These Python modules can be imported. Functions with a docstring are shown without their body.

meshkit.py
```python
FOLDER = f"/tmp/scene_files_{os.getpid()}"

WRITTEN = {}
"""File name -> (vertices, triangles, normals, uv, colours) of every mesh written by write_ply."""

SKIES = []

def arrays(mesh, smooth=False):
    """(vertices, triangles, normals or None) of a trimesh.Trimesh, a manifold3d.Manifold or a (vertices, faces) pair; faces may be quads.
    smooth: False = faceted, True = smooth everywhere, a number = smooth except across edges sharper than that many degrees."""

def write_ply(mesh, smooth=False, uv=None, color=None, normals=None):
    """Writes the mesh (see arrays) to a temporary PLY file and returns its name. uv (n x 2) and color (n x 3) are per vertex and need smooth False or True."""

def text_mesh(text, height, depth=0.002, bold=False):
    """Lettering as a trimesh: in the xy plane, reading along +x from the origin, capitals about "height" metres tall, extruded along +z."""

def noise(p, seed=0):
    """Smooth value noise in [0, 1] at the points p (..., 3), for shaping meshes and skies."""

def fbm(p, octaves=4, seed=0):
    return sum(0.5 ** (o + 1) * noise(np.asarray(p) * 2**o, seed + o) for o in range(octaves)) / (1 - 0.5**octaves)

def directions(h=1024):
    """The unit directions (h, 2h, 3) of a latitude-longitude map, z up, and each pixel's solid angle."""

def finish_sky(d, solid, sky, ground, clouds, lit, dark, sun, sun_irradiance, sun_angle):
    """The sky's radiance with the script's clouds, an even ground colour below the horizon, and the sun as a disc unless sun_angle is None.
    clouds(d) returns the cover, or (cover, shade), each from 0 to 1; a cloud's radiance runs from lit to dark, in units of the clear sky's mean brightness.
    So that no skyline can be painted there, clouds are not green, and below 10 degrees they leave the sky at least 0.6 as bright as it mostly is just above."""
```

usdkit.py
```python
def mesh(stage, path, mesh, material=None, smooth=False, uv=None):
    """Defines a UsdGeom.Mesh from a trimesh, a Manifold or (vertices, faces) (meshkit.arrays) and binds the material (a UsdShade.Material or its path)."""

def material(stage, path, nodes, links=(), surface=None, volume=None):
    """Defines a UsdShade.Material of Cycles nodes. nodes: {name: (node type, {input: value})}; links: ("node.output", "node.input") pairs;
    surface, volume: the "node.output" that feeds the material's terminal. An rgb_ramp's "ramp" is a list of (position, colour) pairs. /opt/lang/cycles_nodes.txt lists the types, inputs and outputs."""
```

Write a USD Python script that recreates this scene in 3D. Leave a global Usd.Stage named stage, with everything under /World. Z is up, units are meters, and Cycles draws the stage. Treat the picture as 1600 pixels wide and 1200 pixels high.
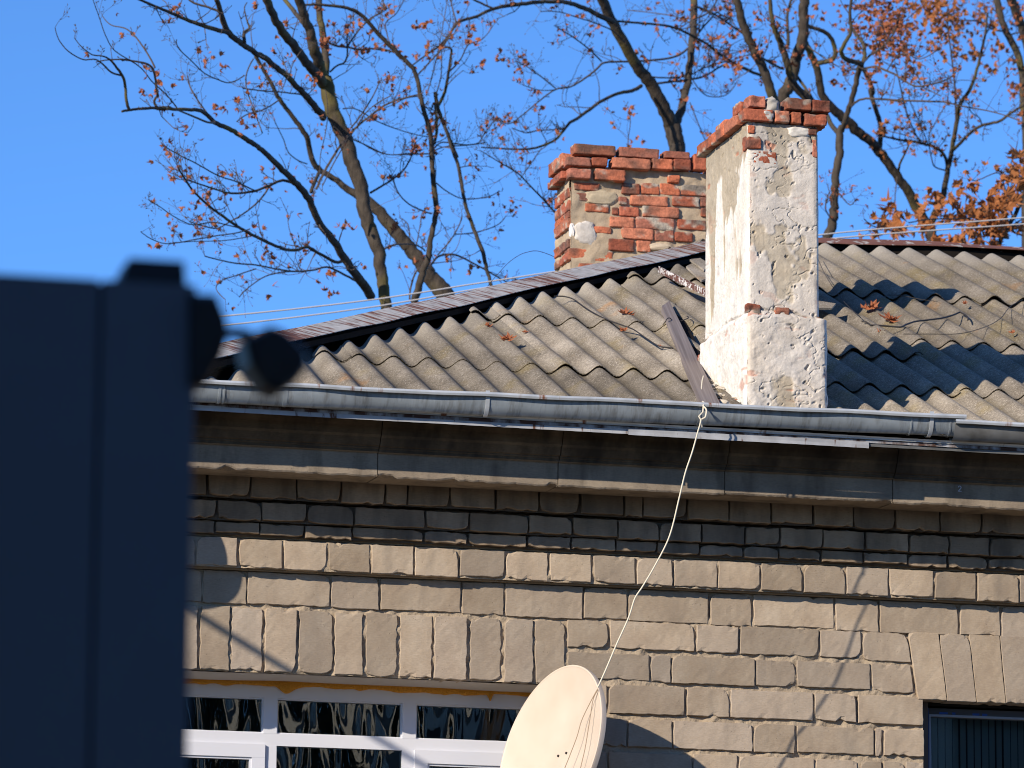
import math, random
import numpy as np, trimesh, meshkit, usdkit
from pxr import Usd, UsdGeom, UsdLux, UsdShade, Gf, Sdf, Vt

stage = Usd.Stage.CreateInMemory()
UsdGeom.SetStageUpAxis(stage, 'Z'); UsdGeom.SetStageMetersPerUnit(stage, 1.0)
world = UsdGeom.Xform.Define(stage, '/World'); stage.SetDefaultPrim(world.GetPrim())
UsdGeom.Scope.Define(stage, '/World/Looks')

# ------------------------------------------------------------------ camera, sky, sun, exposure
F = 7500.0                                              # focal length in photo pixels (photo 1600 x 1200)
YAW, PITCH, ROLL = np.radians([14.116, 11.071, 0.417])
_fw = np.array([math.sin(YAW)*math.cos(PITCH), math.cos(YAW)*math.cos(PITCH), math.sin(PITCH)])
_r0 = np.array([math.cos(YAW), -math.sin(YAW), 0.0]); _u0 = np.cross(_r0, _fw)
_r = _r0*math.cos(ROLL) + _u0*math.sin(ROLL); _u = -_r0*math.sin(ROLL) + _u0*math.cos(ROLL)
CAM = -_fw*(F/285.0) + np.array([0, 0, 6.65])
cam = UsdGeom.Camera.Define(stage, '/World/camera')
M = np.eye(4); M[0, :3] = _r; M[1, :3] = _u; M[2, :3] = -_fw; M[3, :3] = CAM
cam.AddTransformOp().Set(Gf.Matrix4d(M.tolist()))
cam.CreateHorizontalApertureAttr(24.0); cam.CreateVerticalApertureAttr(18.0)
cam.CreateFocalLengthAttr(24.0*F/1600.0)
cam.CreateClippingRangeAttr(Gf.Vec2f(0.1, 5000))
cam.CreateFocusDistanceAttr(25.6); cam.CreateFStopAttr(4.4)
EXPOSURE = 0.35
cam.CreateExposureAttr(EXPOSURE)

SUN = np.array([-1.4, -1.0, 0.735]); SUN /= np.linalg.norm(SUN)
SKY_STRENGTH, SUN_INTENSITY = 0.15, 1.25
sky_mat = usdkit.material(stage, '/World/Looks/sky_look', {
    's': ('sky_texture', {'sky_type': 'single_scattering', 'sun_disc': False, 'sun_elevation': float(math.asin(SUN[2])),
                          'sun_rotation': float(math.atan2(SUN[0], SUN[1])), 'air_density': 0.85, 'aerosol_density': 0.0, 'ozone_density': 10.0, 'altitude': 200.0}),
    'b': ('background_shader', {'strength': SKY_STRENGTH})}, [('s.color', 'b.color')], surface='b.background')
dome = UsdLux.DomeLight.Define(stage, '/World/sky')
UsdShade.MaterialBindingAPI.Apply(dome.GetPrim()).Bind(sky_mat)
dome.GetPrim().SetCustomDataByKey('kind', 'structure'); dome.GetPrim().SetCustomDataByKey('label', 'clear deep blue autumn sky')
sun = UsdLux.DistantLight.Define(stage, '/World/sun')
sun.CreateNormalizeAttr(True); sun.CreateIntensityAttr(SUN_INTENSITY); sun.CreateAngleAttr(0.53); sun.CreateColorAttr(Gf.Vec3f(1.0, 0.90, 0.76))
_z = SUN; _x = np.cross([0, 0, 1.0], _z); _x /= np.linalg.norm(_x); _y = np.cross(_z, _x)
L = np.eye(4); L[0, :3] = _x; L[1, :3] = _y; L[2, :3] = _z
sun.AddTransformOp().Set(Gf.Matrix4d(L.tolist()))

# ------------------------------------------------------------------ helpers
rng = np.random.default_rng(11); rnd = random.Random(5)
def ray(px, py):
    return (px-800)/F*_r - (py-600)/F*_u + _fw
def at(px, py, Y):
    """the point on the vertical plane y = Y that the photo shows at this pixel"""
    d = ray(px, py); return CAM + d*((Y-CAM[1])/d[1])
def onplane(px, py, n, p0):
    d = ray(px, py); return CAM + d*(((np.asarray(p0)-CAM)@n)/(d@n))
def project(P):
    q = np.asarray(P)-CAM; return np.array([800+F*(q@_r)/(q@_fw), 600-F*(q@_u)/(q@_fw)])

_taken = {}
def numbered(path):
    k = _taken.get(path, 0); _taken[path] = k+1
    return path if k == 0 else '%s_%03d' % (path, k)
def note(p, label=None, cat=None, group=None, kind=None):
    p = p.GetPrim() if hasattr(p, 'GetPrim') else p
    for k, v in (('label', label), ('category', cat), ('group', group), ('kind', kind)):
        if v: p.SetCustomDataByKey(k, v)
    return p
def thing(name, label, cat, group=None):
    x = UsdGeom.Xform.Define(stage, numbered('/World/'+name)); note(x, label, cat, group); return str(x.GetPath())
def xform(parent, name, label=None):
    x = UsdGeom.Xform.Define(stage, numbered(parent+'/'+name)); note(x, label); return str(x.GetPath())
def obj(parent, name, mesh, mat, smooth=False, label=None, kind=None, color=None, tone=None):
    path = numbered((parent or '/World')+'/'+name)
    m = usdkit.mesh(stage, path, mesh, mat, smooth=smooth)
    api = UsdGeom.PrimvarsAPI(m)
    if color is not None:
        api.CreatePrimvar('tint', Sdf.ValueTypeNames.Color3fArray, 'vertex').Set(Vt.Vec3fArray.FromNumpy(np.asarray(color, np.float32)))
    if tone is not None:
        n = len(m.GetPointsAttr().Get())
        api.CreatePrimvar('tone', Sdf.ValueTypeNames.FloatArray, 'vertex').Set(Vt.FloatArray.FromNumpy(np.full(n, tone, np.float32)))
    note(m, label, kind=kind)
    return path
class MB:
    def __init__(s): s.v, s.f, s.n = [], [], 0
    def add(s, v, f):
        v = np.asarray(v, float); f = np.asarray(f, int)
        if f.shape[1] == 4: f = np.vstack([f[:, [0, 1, 2]], f[:, [0, 2, 3]]])
        s.v.append(v); s.f.append(f+s.n); s.n += len(v)
    def box(s, a, b, jit=0.0):
        a = np.asarray(a, float); b = np.asarray(b, float)
        v = np.array([[x, y, z] for x in (a[0], b[0]) for y in (a[1], b[1]) for z in (a[2], b[2])])
        if jit: v += rng.uniform(-jit, jit, v.shape)
        s.add(v, [[0, 1, 3, 2], [4, 6, 7, 5], [0, 4, 5, 1], [2, 3, 7, 6], [0, 2, 6, 4], [1, 5, 7, 3]])
    def hexa(s, q, t):
        """quad q (4 points, ccw seen from outside) thickened by the vector t"""
        q = np.asarray(q, float); v = np.vstack([q, q+np.asarray(t)])
        s.add(v, [[0, 1, 2, 3], [7, 6, 5, 4], [0, 4, 5, 1], [1, 5, 6, 2], [2, 6, 7, 3], [3, 7, 4, 0]])
    def tube(s, P, R, sides=6, cap=True):
        P = np.asarray(P, float); n = len(P); R = np.broadcast_to(np.asarray(R, float), (n,))
        t = np.gradient(P, axis=0); t /= np.linalg.norm(t, axis=1, keepdims=True)+1e-12
        a = np.cross(t[0], [0, 0, 1.0] if abs(t[0][2]) < .9 else [1.0, 0, 0]); A = []
        for i in range(n):
            a = a - t[i]*(a@t[i]); a /= np.linalg.norm(a)+1e-12; A.append(a)
        A = np.array(A); B = np.cross(t, A); ang = np.arange(sides)*2*math.pi/sides
        v = P[:, None]+R[:, None, None]*(np.cos(ang)[None, :, None]*A[:, None]+np.sin(ang)[None, :, None]*B[:, None])
        i, j = np.meshgrid(np.arange(n-1), np.arange(sides), indexing='ij')
        q = np.stack([i*sides+j, i*sides+(j+1) % sides, (i+1)*sides+(j+1) % sides, (i+1)*sides+j], -1).reshape(-1, 4)
        v = v.reshape(-1, 3); f = np.vstack([q[:, [0, 1, 2]], q[:, [0, 2, 3]]])
        if cap:
            k = len(v); v = np.vstack([v, P[:1], P[-1:]])
            e = np.arange(sides); b = (n-1)*sides
            f = np.vstack([f, np.stack([e*0+k, (e+1) % sides, e], 1), np.stack([e*0+k+1, b+e, b+(e+1) % sides], 1)])
        s.add(v, f)
    def prism(s, prof, x0, x1):
        """profile of (y, z) points swept along x (closed)"""
        prof = np.asarray(prof, float); n = len(prof)
        v = np.vstack([np.column_stack([np.full(n, x), prof]) for x in (x0, x1)])
        j = np.arange(n); f = np.stack([j, (j+1) % n, n+(j+1) % n, n+j], 1)
        tri = trimesh.creation.triangulate_polygon(__import__('shapely').Polygon(prof), engine='earcut')
        s.add(v, f); 
        tv = np.column_stack([np.zeros(len(tri[0])), tri[0]])
        for x, fl in ((x0, 1), (x1, -1)):
            q = tv.copy(); q[:, 0] = x; s.add(q, np.asarray(tri[1])[:, ::fl])
    def mesh(s): return np.vstack(s.v), np.vstack(s.f)
def smoothcurve(P, n=6):
    P = np.asarray(P, float)
    if len(P) < 3: return P
    from scipy.interpolate import CubicSpline, PchipInterpolator
    d = np.r_[0, np.cumsum(np.linalg.norm(np.diff(P[:, :3], axis=0), axis=1)+1e-9)]
    return PchipInterpolator(d, P)(np.linspace(0, d[-1], (len(P)-1)*n+1))

# ------------------------------------------------------------------ materials
def mat(name, nodes, links, surface='p.BSDF'):
    return usdkit.material(stage, '/World/Looks/'+name, nodes, links, surface=surface)
def plain(name, col, rough=.6, metal=0.0, spec=.4, bump=None):
    n = {'p': ('principled_bsdf', {'base_color': col, 'roughness': rough, 'metallic': metal, 'specular_ior_level': spec})}; l = []
    if bump:
        n |= {'g': ('geometry', {}), 'n': ('noise_texture', {'scale': bump[0], 'detail': 4}), 'b': ('bump', {'strength': bump[1], 'distance': bump[2]})}
        l += [('g.position', 'n.vector'), ('n.fac', 'b.height'), ('b.normal', 'p.normal')]
    return mat(name, n, l)
def stone(name, c1, c2, c3, dark=1.0, tonevar=.25, stain=None, rough=.9):
    """sawn limestone: patchy tan, fine pits, saw scratches, every block its own tone"""
    n = {'g': ('geometry', {}), 'n1': ('noise_texture', {'scale': 5.0, 'detail': 5, 'roughness': .6}),
         'r': ('rgb_ramp', {'ramp': [(0.25, c1), (.5, c2), (.75, c3)]}),
         'mp': ('mapping', {'scale': (1, 1, 4)}), 'n2': ('noise_texture', {'scale': 42.0, 'detail': 6, 'roughness': .72}),
         'v': ('voronoi_texture', {'scale': 55.0}), 'vr': ('map_range', {'from_min': 0.02, 'from_max': .12, 'to_min': 0, 'to_max': 1, 'clamp': True}),
         'vn': ('noise_texture', {'scale': 14.0, 'detail': 2}), 'vm': ('map_range', {'from_min': .52, 'from_max': .62, 'to_min': 1, 'to_max': 0, 'clamp': True}),
         'vx': ('math', {'math_type': 'maximum'}),
         'hq': ('math', {'math_type': 'multiply', 'value2': 37.7}), 'hf': ('math', {'math_type': 'fraction'}), 'hm': ('map_range', {'from_min': .45, 'from_max': 1, 'to_min': 0, 'to_max': .42, 'clamp': True}), 'hx': ('mix', {'mix_type': 'mix', 'color2': (c2[0]*.86, c2[1]*.92, c2[2]*1.06)}),
         'at': ('attribute', {'attribute': 'tone'}), 'tm': ('map_range', {'from_min': 0, 'from_max': 1, 'to_min': dark*(1-tonevar), 'to_max': dark*(1+tonevar*.6)}),
         'cm': ('combine_color', {}), 'mx': ('mix', {'mix_type': 'multiply', 'fac': 1.0}),
         'sp': ('map_range', {'from_min': .35, 'from_max': .65, 'to_min': .86, 'to_max': 1.08, 'clamp': True}), 'cs': ('combine_color', {}), 'mx2': ('mix', {'mix_type': 'multiply', 'fac': 1.0}),
         'pd': ('mix', {'mix_type': 'mix', 'color2': tuple(.35*x for x in c1)}), 'iv': ('math', {'math_type': 'subtract', 'value1': 1.0}),
         'h1': ('math', {'math_type': 'multiply', 'value2': .38}), 'h2': ('math', {'math_type': 'multiply_add', 'value2': .9}),
         'wv': ('wave_texture', {'wave_type': 'rings', 'rings_direction': 'y', 'scale': 22.0, 'distortion': 4.0, 'detail': 2, 'detail_scale': 2.0}),
         'wm': ('math', {'math_type': 'multiply_add', 'value2': .0}),
         'b': ('bump', {'strength': .55, 'distance': .006}), 'p': ('principled_bsdf', {'roughness': rough, 'specular_ior_level': .15})}
    l = [('g.position', 'n1.vector'), ('n1.fac', 'r.fac'), ('g.position', 'mp.vector'), ('mp.vector', 'n2.vector'), ('g.position', 'v.vector'), ('g.position', 'vn.vector'), ('v.distance', 'vr.value'),
         ('vn.fac', 'vm.value'), ('vr.result', 'vx.value1'), ('vm.result', 'vx.value2'),
         ('at.fac', 'hq.value1'), ('hq.value', 'hf.value1'), ('hf.value', 'hm.value'), ('hm.result', 'hx.fac'), ('r.color', 'hx.color1'), ('at.fac', 'tm.value'), ('tm.result', 'cm.r'), ('tm.result', 'cm.g'), ('tm.result', 'cm.b'), ('hx.color', 'mx.color1'), ('cm.color', 'mx.color2'),
         ('n2.fac', 'sp.value'), ('sp.result', 'cs.r'), ('sp.result', 'cs.g'), ('sp.result', 'cs.b'), ('mx.color', 'mx2.color1'), ('cs.color', 'mx2.color2'),
         ('vx.value', 'iv.value2'), ('iv.value', 'pd.fac'), ('mx2.color', 'pd.color1'),
         ('n2.fac', 'h1.value1'), ('vx.value', 'h2.value1'), ('h1.value', 'h2.value3'), ('g.position', 'wv.vector'), ('wv.fac', 'wm.value1'), ('h2.value', 'wm.value3'), ('wm.value', 'b.height'), ('b.normal', 'p.normal')]
    last = 'pd.color'
    if stain:
        n |= {'sm': ('mapping', {'scale': (1, 1, .25)}), 'sn': ('noise_texture', {'scale': 6.0, 'detail': 5, 'roughness': .6}), 'sr': ('map_range', {'from_min': stain[1], 'from_max': stain[2], 'to_min': 0, 'to_max': stain[3], 'clamp': True}), 'sx': ('mix', {'mix_type': 'mix', 'color2': stain[0]})}
        l += [('g.position', 'sm.vector'), ('sm.vector', 'sn.vector'), ('sn.fac', 'sr.value'), ('sr.result', 'sx.fac'), (last, 'sx.color1')]; last = 'sx.color'
    return mat(name, n, l+[(last, 'p.base_color')])
def tinted(name, rough=.85, spec=.2, bump=(60., .5, .004), vary=.12):
    """colour from the mesh's own tint, broken up by fine grain"""
    return mat(name, {'a': ('attribute', {'attribute': 'tint'}), 'g': ('geometry', {}), 'n': ('noise_texture', {'scale': bump[0], 'detail': 5, 'roughness': .65}),
        'm': ('map_range', {'from_min': .3, 'from_max': .7, 'to_min': 1-vary, 'to_max': 1+vary}), 'c': ('combine_color', {}), 'x': ('mix', {'mix_type': 'multiply', 'fac': 1.0}),
        'b': ('bump', {'strength': bump[1], 'distance': bump[2]}), 'p': ('principled_bsdf', {'roughness': rough, 'specular_ior_level': spec})},
        [('g.position', 'n.vector'), ('n.fac', 'm.value'), ('m.result', 'c.r'), ('m.result', 'c.g'), ('m.result', 'c.b'), ('a.color', 'x.color1'), ('c.color', 'x.color2'), ('x.color', 'p.base_color'), ('n.fac', 'b.height'), ('b.normal', 'p.normal')])

T_BASE = [(.31, .236, .167), (.375, .295, .213), (.43, .352, .265)]
m_stone = stone('limestone', *T_BASE, tonevar=.24, stain=((.20, .165, .13), .52, .74, .55))
m_lintel = stone('limestone_smooth', *[(c[0]*1.03, c[1]*1.02, c[2]*1.0) for c in T_BASE], tonevar=.12)
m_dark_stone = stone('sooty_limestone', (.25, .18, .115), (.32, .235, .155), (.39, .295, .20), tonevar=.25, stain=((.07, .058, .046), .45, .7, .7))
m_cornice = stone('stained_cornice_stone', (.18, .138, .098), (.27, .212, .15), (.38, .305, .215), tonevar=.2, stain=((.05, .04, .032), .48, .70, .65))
m_cove = stone('shaded_stained_cove', (.07, .05, .033), (.115, .083, .053), (.17, .125, .08), tonevar=.25, stain=((.025, .02, .016), .42, .66, .8))  # darker than the fascia: gutter shade put into the colour, with brown stains
m_mortar = plain('lime_mortar', (.36, .285, .20), .95, spec=.1, bump=(45, .8, .01))
m_soot_mortar = plain('sooty_mortar', (.12, .095, .07), .95, spec=.1, bump=(45, .8, .01))
m_white = plain('white_window_plastic', (.60, .60, .63), .35, spec=.5)
m_foam = plain('yellow_mounting_foam', (.55, .24, .02), .8, bump=(70, 1.0, .01))
m_reveal = plain('plastered_reveal', (.46, .42, .38), .85, bump=(30, .4, .004))
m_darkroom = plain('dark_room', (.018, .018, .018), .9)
m_blind = plain('grey_blind', (.26, .27, .27), .7)
m_greyframe = plain('grey_window_frame', (.28, .29, .32), .4)
m_bluefilm = plain('blue_protective_film', (.02, .07, .30), .35)
m_iron = plain('dark_wire', (.03, .025, .022), .6)
m_cable = plain('cream_cable', (.62, .55, .42), .5)
m_paleline = plain('pale_overhead_wire', (.45, .42, .40), .5)
m_blackbeam = plain('old_dark_timber', (.016, .013, .011), .95, spec=.05, bump=(30, .6, .006))
m_rubble = tinted('rubble')
m_tint = tinted('weathered_plaster', bump=(90., .6, .004), vary=.10)
m_brick = tinted('old_red_brick', bump=(70., .8, .006), vary=.28)
m_black = plain('black_fitting', (.012, .012, .013), .45)
m_chalk = plain('chalk_mark', (.5, .5, .55), .8)
m_glass = mat('window_glass', {
    't': ('transparent_bsdf', {'color': (.75, .8, .78)}), 'gl': ('glossy_bsdf', {'color': (1, 1, 1), 'roughness': .0}), 'fr': ('fresnel', {'IOR': 1.65}),
    'g': ('geometry', {}), 'mp': ('mapping', {'scale': (7, 1, 2.0)}), 'n': ('noise_texture', {'scale': 1.0, 'detail': 1, 'distortion': .6}), 'b': ('bump', {'strength': .28, 'distance': .03}), 'm': ('mix_closure', {})},
    [('g.position', 'mp.vector'), ('mp.vector', 'n.vector'), ('n.fac', 'b.height'), ('b.normal', 'gl.normal'), ('fr.fac', 'm.fac'), ('t.BSDF', 'm.closure1'), ('gl.BSDF', 'm.closure2')], surface='m.closure')
m_glass_flat = mat('flat_window_glass', {'t': ('transparent_bsdf', {'color': (.75, .8, .78)}), 'gl': ('glossy_bsdf', {'color': (1, 1, 1), 'roughness': .02}), 'fr': ('fresnel', {'IOR': 1.45}), 'm': ('mix_closure', {})},
    [('fr.fac', 'm.fac'), ('t.BSDF', 'm.closure1'), ('gl.BSDF', 'm.closure2')], surface='m.closure')
def rusty(name, base, rust, lo, hi, scale, rot=(0, 0, 0), stretch=(1, 1, 1), metal=.5, rough=.5, flake=None):
    n = {'g': ('geometry', {}), 'mp': ('mapping', {'rotation': rot, 'scale': stretch}), 'n': ('noise_texture', {'scale': scale, 'detail': 5, 'roughness': .6}),
         'k': ('map_range', {'from_min': lo, 'from_max': hi, 'to_min': 0, 'to_max': 1, 'clamp': True}), 'n2': ('noise_texture', {'scale': 9., 'detail': 4}),
         'r1': ('rgb_ramp', {'ramp': [(.3, tuple(x*.8 for x in base)), (.7, tuple(min(1, x*1.15) for x in base))]}), 'r2': ('rgb_ramp', {'ramp': [(.3, tuple(x*.55 for x in rust)), (.7, rust)]}),
         'x': ('mix', {'mix_type': 'mix'}), 'mt': ('map_range', {'from_min': 0, 'from_max': 1, 'to_min': metal, 'to_max': 0}), 'ro': ('map_range', {'from_min': 0, 'from_max': 1, 'to_min': rough, 'to_max': .9}),
         'b': ('bump', {'strength': .35, 'distance': .004}), 'p': ('principled_bsdf', {'specular_ior_level': .4})}
    return mat(name, n, [('g.position', 'mp.vector'), ('mp.vector', 'n.vector'), ('n.fac', 'k.value'), ('g.position', 'n2.vector'), ('n2.fac', 'r1.fac'), ('n2.fac', 'r2.fac'), ('r1.color', 'x.color1'), ('r2.color', 'x.color2'), ('k.result', 'x.fac'),
        ('x.color', 'p.base_color'), ('k.result', 'mt.value'), ('mt.result', 'p.metallic'), ('k.result', 'ro.value'), ('ro.result', 'p.roughness'), ('n.fac', 'b.height'), ('b.normal', 'p.normal')])
m_zinc = rusty('galvanised_gutter', (.27, .30, .32), (.13, .13, .125), .48, .78, 13., stretch=(2.2, .5, .5), metal=.22, rough=.55)
m_rim = rusty('gutter_rim', (.50, .52, .53), (.22, .09, .05), .60, .66, 8., stretch=(1, .2, .2), metal=.3, rough=.5)
m_drip = rusty('rusty_drip_edge', (.40, .40, .41), (.085, .042, .03), .36, .56, 9., stretch=(1.2, .2, .5), metal=.3, rough=.6)
m_driplow = rusty('stained_drip_edge', (.40, .40, .41), (.13, .06, .04), .60, .68, 16., stretch=(1.6, .2, .35), metal=.2, rough=.6)
m_oldzinc = rusty('dull_gutter', (.15, .15, .145), (.10, .095, .085), .5, .7, 5., metal=.2, rough=.7)
# the hip sheet: rust runs across the sheet, down its fall
m_hip = mat('rust_streaked_hip_sheet', {
    'tc': ('attribute', {'attribute': 'tint'}), 'mp': ('mapping', {'scale': (30, 3.2, 1)}), 'n': ('noise_texture', {'scale': 1.0, 'detail': 4, 'roughness': .6, 'distortion': .3}),
    'mp2': ('mapping', {'scale': (1.3, .3, 1)}), 'n2': ('noise_texture', {'scale': 1.0, 'detail': 3}), 'ad': ('math', {'math_type': 'multiply_add', 'value2': .55}),
    'k': ('map_range', {'from_min': .775, 'from_max': .825, 'to_min': 0, 'to_max': 1, 'clamp': True}),
    'g': ('geometry', {}), 'n3': ('noise_texture', {'scale': 25., 'detail': 4}), 'r1': ('rgb_ramp', {'ramp': [(.3, (.29, .28, .265)), (.7, (.44, .425, .405))]}), 'r2': ('rgb_ramp', {'ramp': [(.3, (.10, .045, .03)), (.7, (.22, .095, .055))]}),
    'x': ('mix', {'mix_type': 'mix'}), 'p': ('principled_bsdf', {'roughness': .65, 'specular_ior_level': .3})},
    [('tc.color', 'mp.vector'), ('mp.vector', 'n.vector'), ('tc.color', 'mp2.vector'), ('mp2.vector', 'n2.vector'), ('n2.fac', 'ad.value1'), ('n.fac', 'ad.value3'), ('ad.value', 'k.value'),
     ('g.position', 'n3.vector'), ('n3.fac', 'r1.fac'), ('n3.fac', 'r2.fac'), ('r1.color', 'x.color1'), ('r2.color', 'x.color2'), ('k.result', 'x.fac'), ('x.color', 'p.base_color')])
m_ridge = rusty('red_oxide_ridge', (.16, .065, .042), (.45, .41, .38), .58, .63, 14., metal=0, rough=.7)
m_slate = mat('asbestos_slate', {
    'g': ('geometry', {}), 'n1': ('noise_texture', {'scale': 2.2, 'detail': 6, 'roughness': .62}), 'r': ('rgb_ramp', {'ramp': [(.28, (.118, .097, .073)), (.5, (.20, .168, .128)), (.72, (.30, .258, .204))]}),
    'n2': ('noise_texture', {'scale': 3.1, 'detail': 4}), 'k2': ('map_range', {'from_min': .55, 'from_max': .68, 'to_min': 0, 'to_max': .5, 'clamp': True}), 'x2': ('mix', {'mix_type': 'mix', 'color2': (.21, .155, .05)}),
    'n4': ('noise_texture', {'scale': 2.3, 'detail': 4, 'distortion': .4}), 'k4': ('map_range', {'from_min': .66, 'from_max': .74, 'to_min': 0, 'to_max': .6, 'clamp': True}), 'x4': ('mix', {'mix_type': 'mix', 'color2': (.36, .18, .06)}),
    'n3': ('noise_texture', {'scale': 120., 'detail': 3, 'roughness': .7}), 'k3': ('map_range', {'from_min': .56, 'from_max': .66, 'to_min': 0, 'to_max': .7, 'clamp': True}), 'x3': ('mix', {'mix_type': 'mix', 'color2': (.50, .45, .38)}),
    'n5': ('noise_texture', {'scale': 70., 'detail': 4, 'roughness': .7}), 'k5': ('map_range', {'from_min': .35, 'from_max': .65, 'to_min': .68, 'to_max': 1.25}), 'c5': ('combine_color', {}), 'x5': ('mix', {'mix_type': 'multiply', 'fac': 1.0}),
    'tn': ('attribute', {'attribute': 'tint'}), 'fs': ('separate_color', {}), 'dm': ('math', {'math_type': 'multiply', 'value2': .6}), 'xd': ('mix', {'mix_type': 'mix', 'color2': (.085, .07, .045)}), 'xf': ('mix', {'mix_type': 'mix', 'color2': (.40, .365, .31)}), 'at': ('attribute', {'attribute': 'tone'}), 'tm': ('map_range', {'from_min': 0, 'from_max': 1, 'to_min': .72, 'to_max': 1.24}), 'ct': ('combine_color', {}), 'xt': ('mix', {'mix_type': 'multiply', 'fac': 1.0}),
    'b': ('bump', {'strength': .6, 'distance': .004}), 'p': ('principled_bsdf', {'roughness': .92, 'specular_ior_level': .15})},
    [('g.position', a+'.vector') for a in ('n1', 'n2', 'n3', 'n4', 'n5')] + [('n1.fac', 'r.fac'), ('n2.fac', 'k2.value'), ('k2.result', 'x2.fac'), ('r.color', 'x2.color1'), ('n4.fac', 'k4.value'), ('k4.result', 'x4.fac'), ('x2.color', 'x4.color1'),
     ('n3.fac', 'k3.value'), ('k3.result', 'x3.fac'), ('x4.color', 'x3.color1'), ('n5.fac', 'k5.value'), ('k5.result', 'c5.r'), ('k5.result', 'c5.g'), ('k5.result', 'c5.b'), ('x3.color', 'x5.color1'), ('c5.color', 'x5.color2'),
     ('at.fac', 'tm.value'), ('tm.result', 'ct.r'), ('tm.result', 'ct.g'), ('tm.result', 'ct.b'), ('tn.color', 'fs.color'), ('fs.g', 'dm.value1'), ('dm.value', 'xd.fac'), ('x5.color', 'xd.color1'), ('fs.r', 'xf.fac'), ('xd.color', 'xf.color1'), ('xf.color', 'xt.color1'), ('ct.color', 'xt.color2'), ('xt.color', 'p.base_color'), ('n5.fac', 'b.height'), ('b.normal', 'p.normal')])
def bark(name, c1, c2, moss):
    return mat(name, {'g': ('geometry', {}), 'mp': ('mapping', {'scale': (1, 1, .35)}), 'n': ('noise_texture', {'scale': 22., 'detail': 5, 'roughness': .65}), 'r': ('rgb_ramp', {'ramp': [(.3, c1), (.7, c2)]}),
        'n2': ('noise_texture', {'scale': 2.2, 'detail': 3}), 'k': ('map_range', {'from_min': .54, 'from_max': .66, 'to_min': 0, 'to_max': .75, 'clamp': True}), 'x': ('mix', {'mix_type': 'mix', 'color2': moss}),
        'b': ('bump', {'strength': .8, 'distance': .015}), 'p': ('principled_bsdf', {'roughness': .9, 'specular_ior_level': .15})},
        [('g.position', 'mp.vector'), ('mp.vector', 'n.vector'), ('n.fac', 'r.fac'), ('g.position', 'n2.vector'), ('n2.fac', 'k.value'), ('k.result', 'x.fac'), ('r.color', 'x.color1'), ('x.color', 'p.base_color'), ('n.fac', 'b.height'), ('b.normal', 'p.normal')])
m_bark = bark('maple_bark', (.030, .024, .020), (.088, .07, .053), (.12, .098, .03))
m_twig = plain('twig_bark', (.075, .055, .045), .85)
def leafmat(name, ramp):
    return mat(name, {'g': ('geometry', {}), 'r': ('rgb_ramp', {'ramp': ramp}), 'p': ('principled_bsdf', {'roughness': .6, 'specular_ior_level': .25}), 't': ('translucent_bsdf', {}), 'm': ('mix_closure', {'fac': .28})},
        [('g.random_per_island', 'r.fac'), ('r.color', 'p.base_color'), ('r.color', 't.color'), ('p.BSDF', 'm.closure1'), ('t.BSDF', 'm.closure2')], surface='m.closure')
m_leaf = leafmat('dry_maple_leaves', [(0, (.36, .12, .05)), (.3, (.66, .26, .08)), (.55, (.62, .33, .17)), (.8, (.74, .36, .11)), (.95, (.78, .43, .07)), (1, (.80, .56, .04))])
m_leaf_gold = leafmat('golden_maple_leaves', [(0, (.38, .14, .045)), (.3, (.66, .28, .07)), (.6, (.74, .37, .11)), (.85, (.80, .43, .09)), (1, (.82, .52, .08))])
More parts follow.
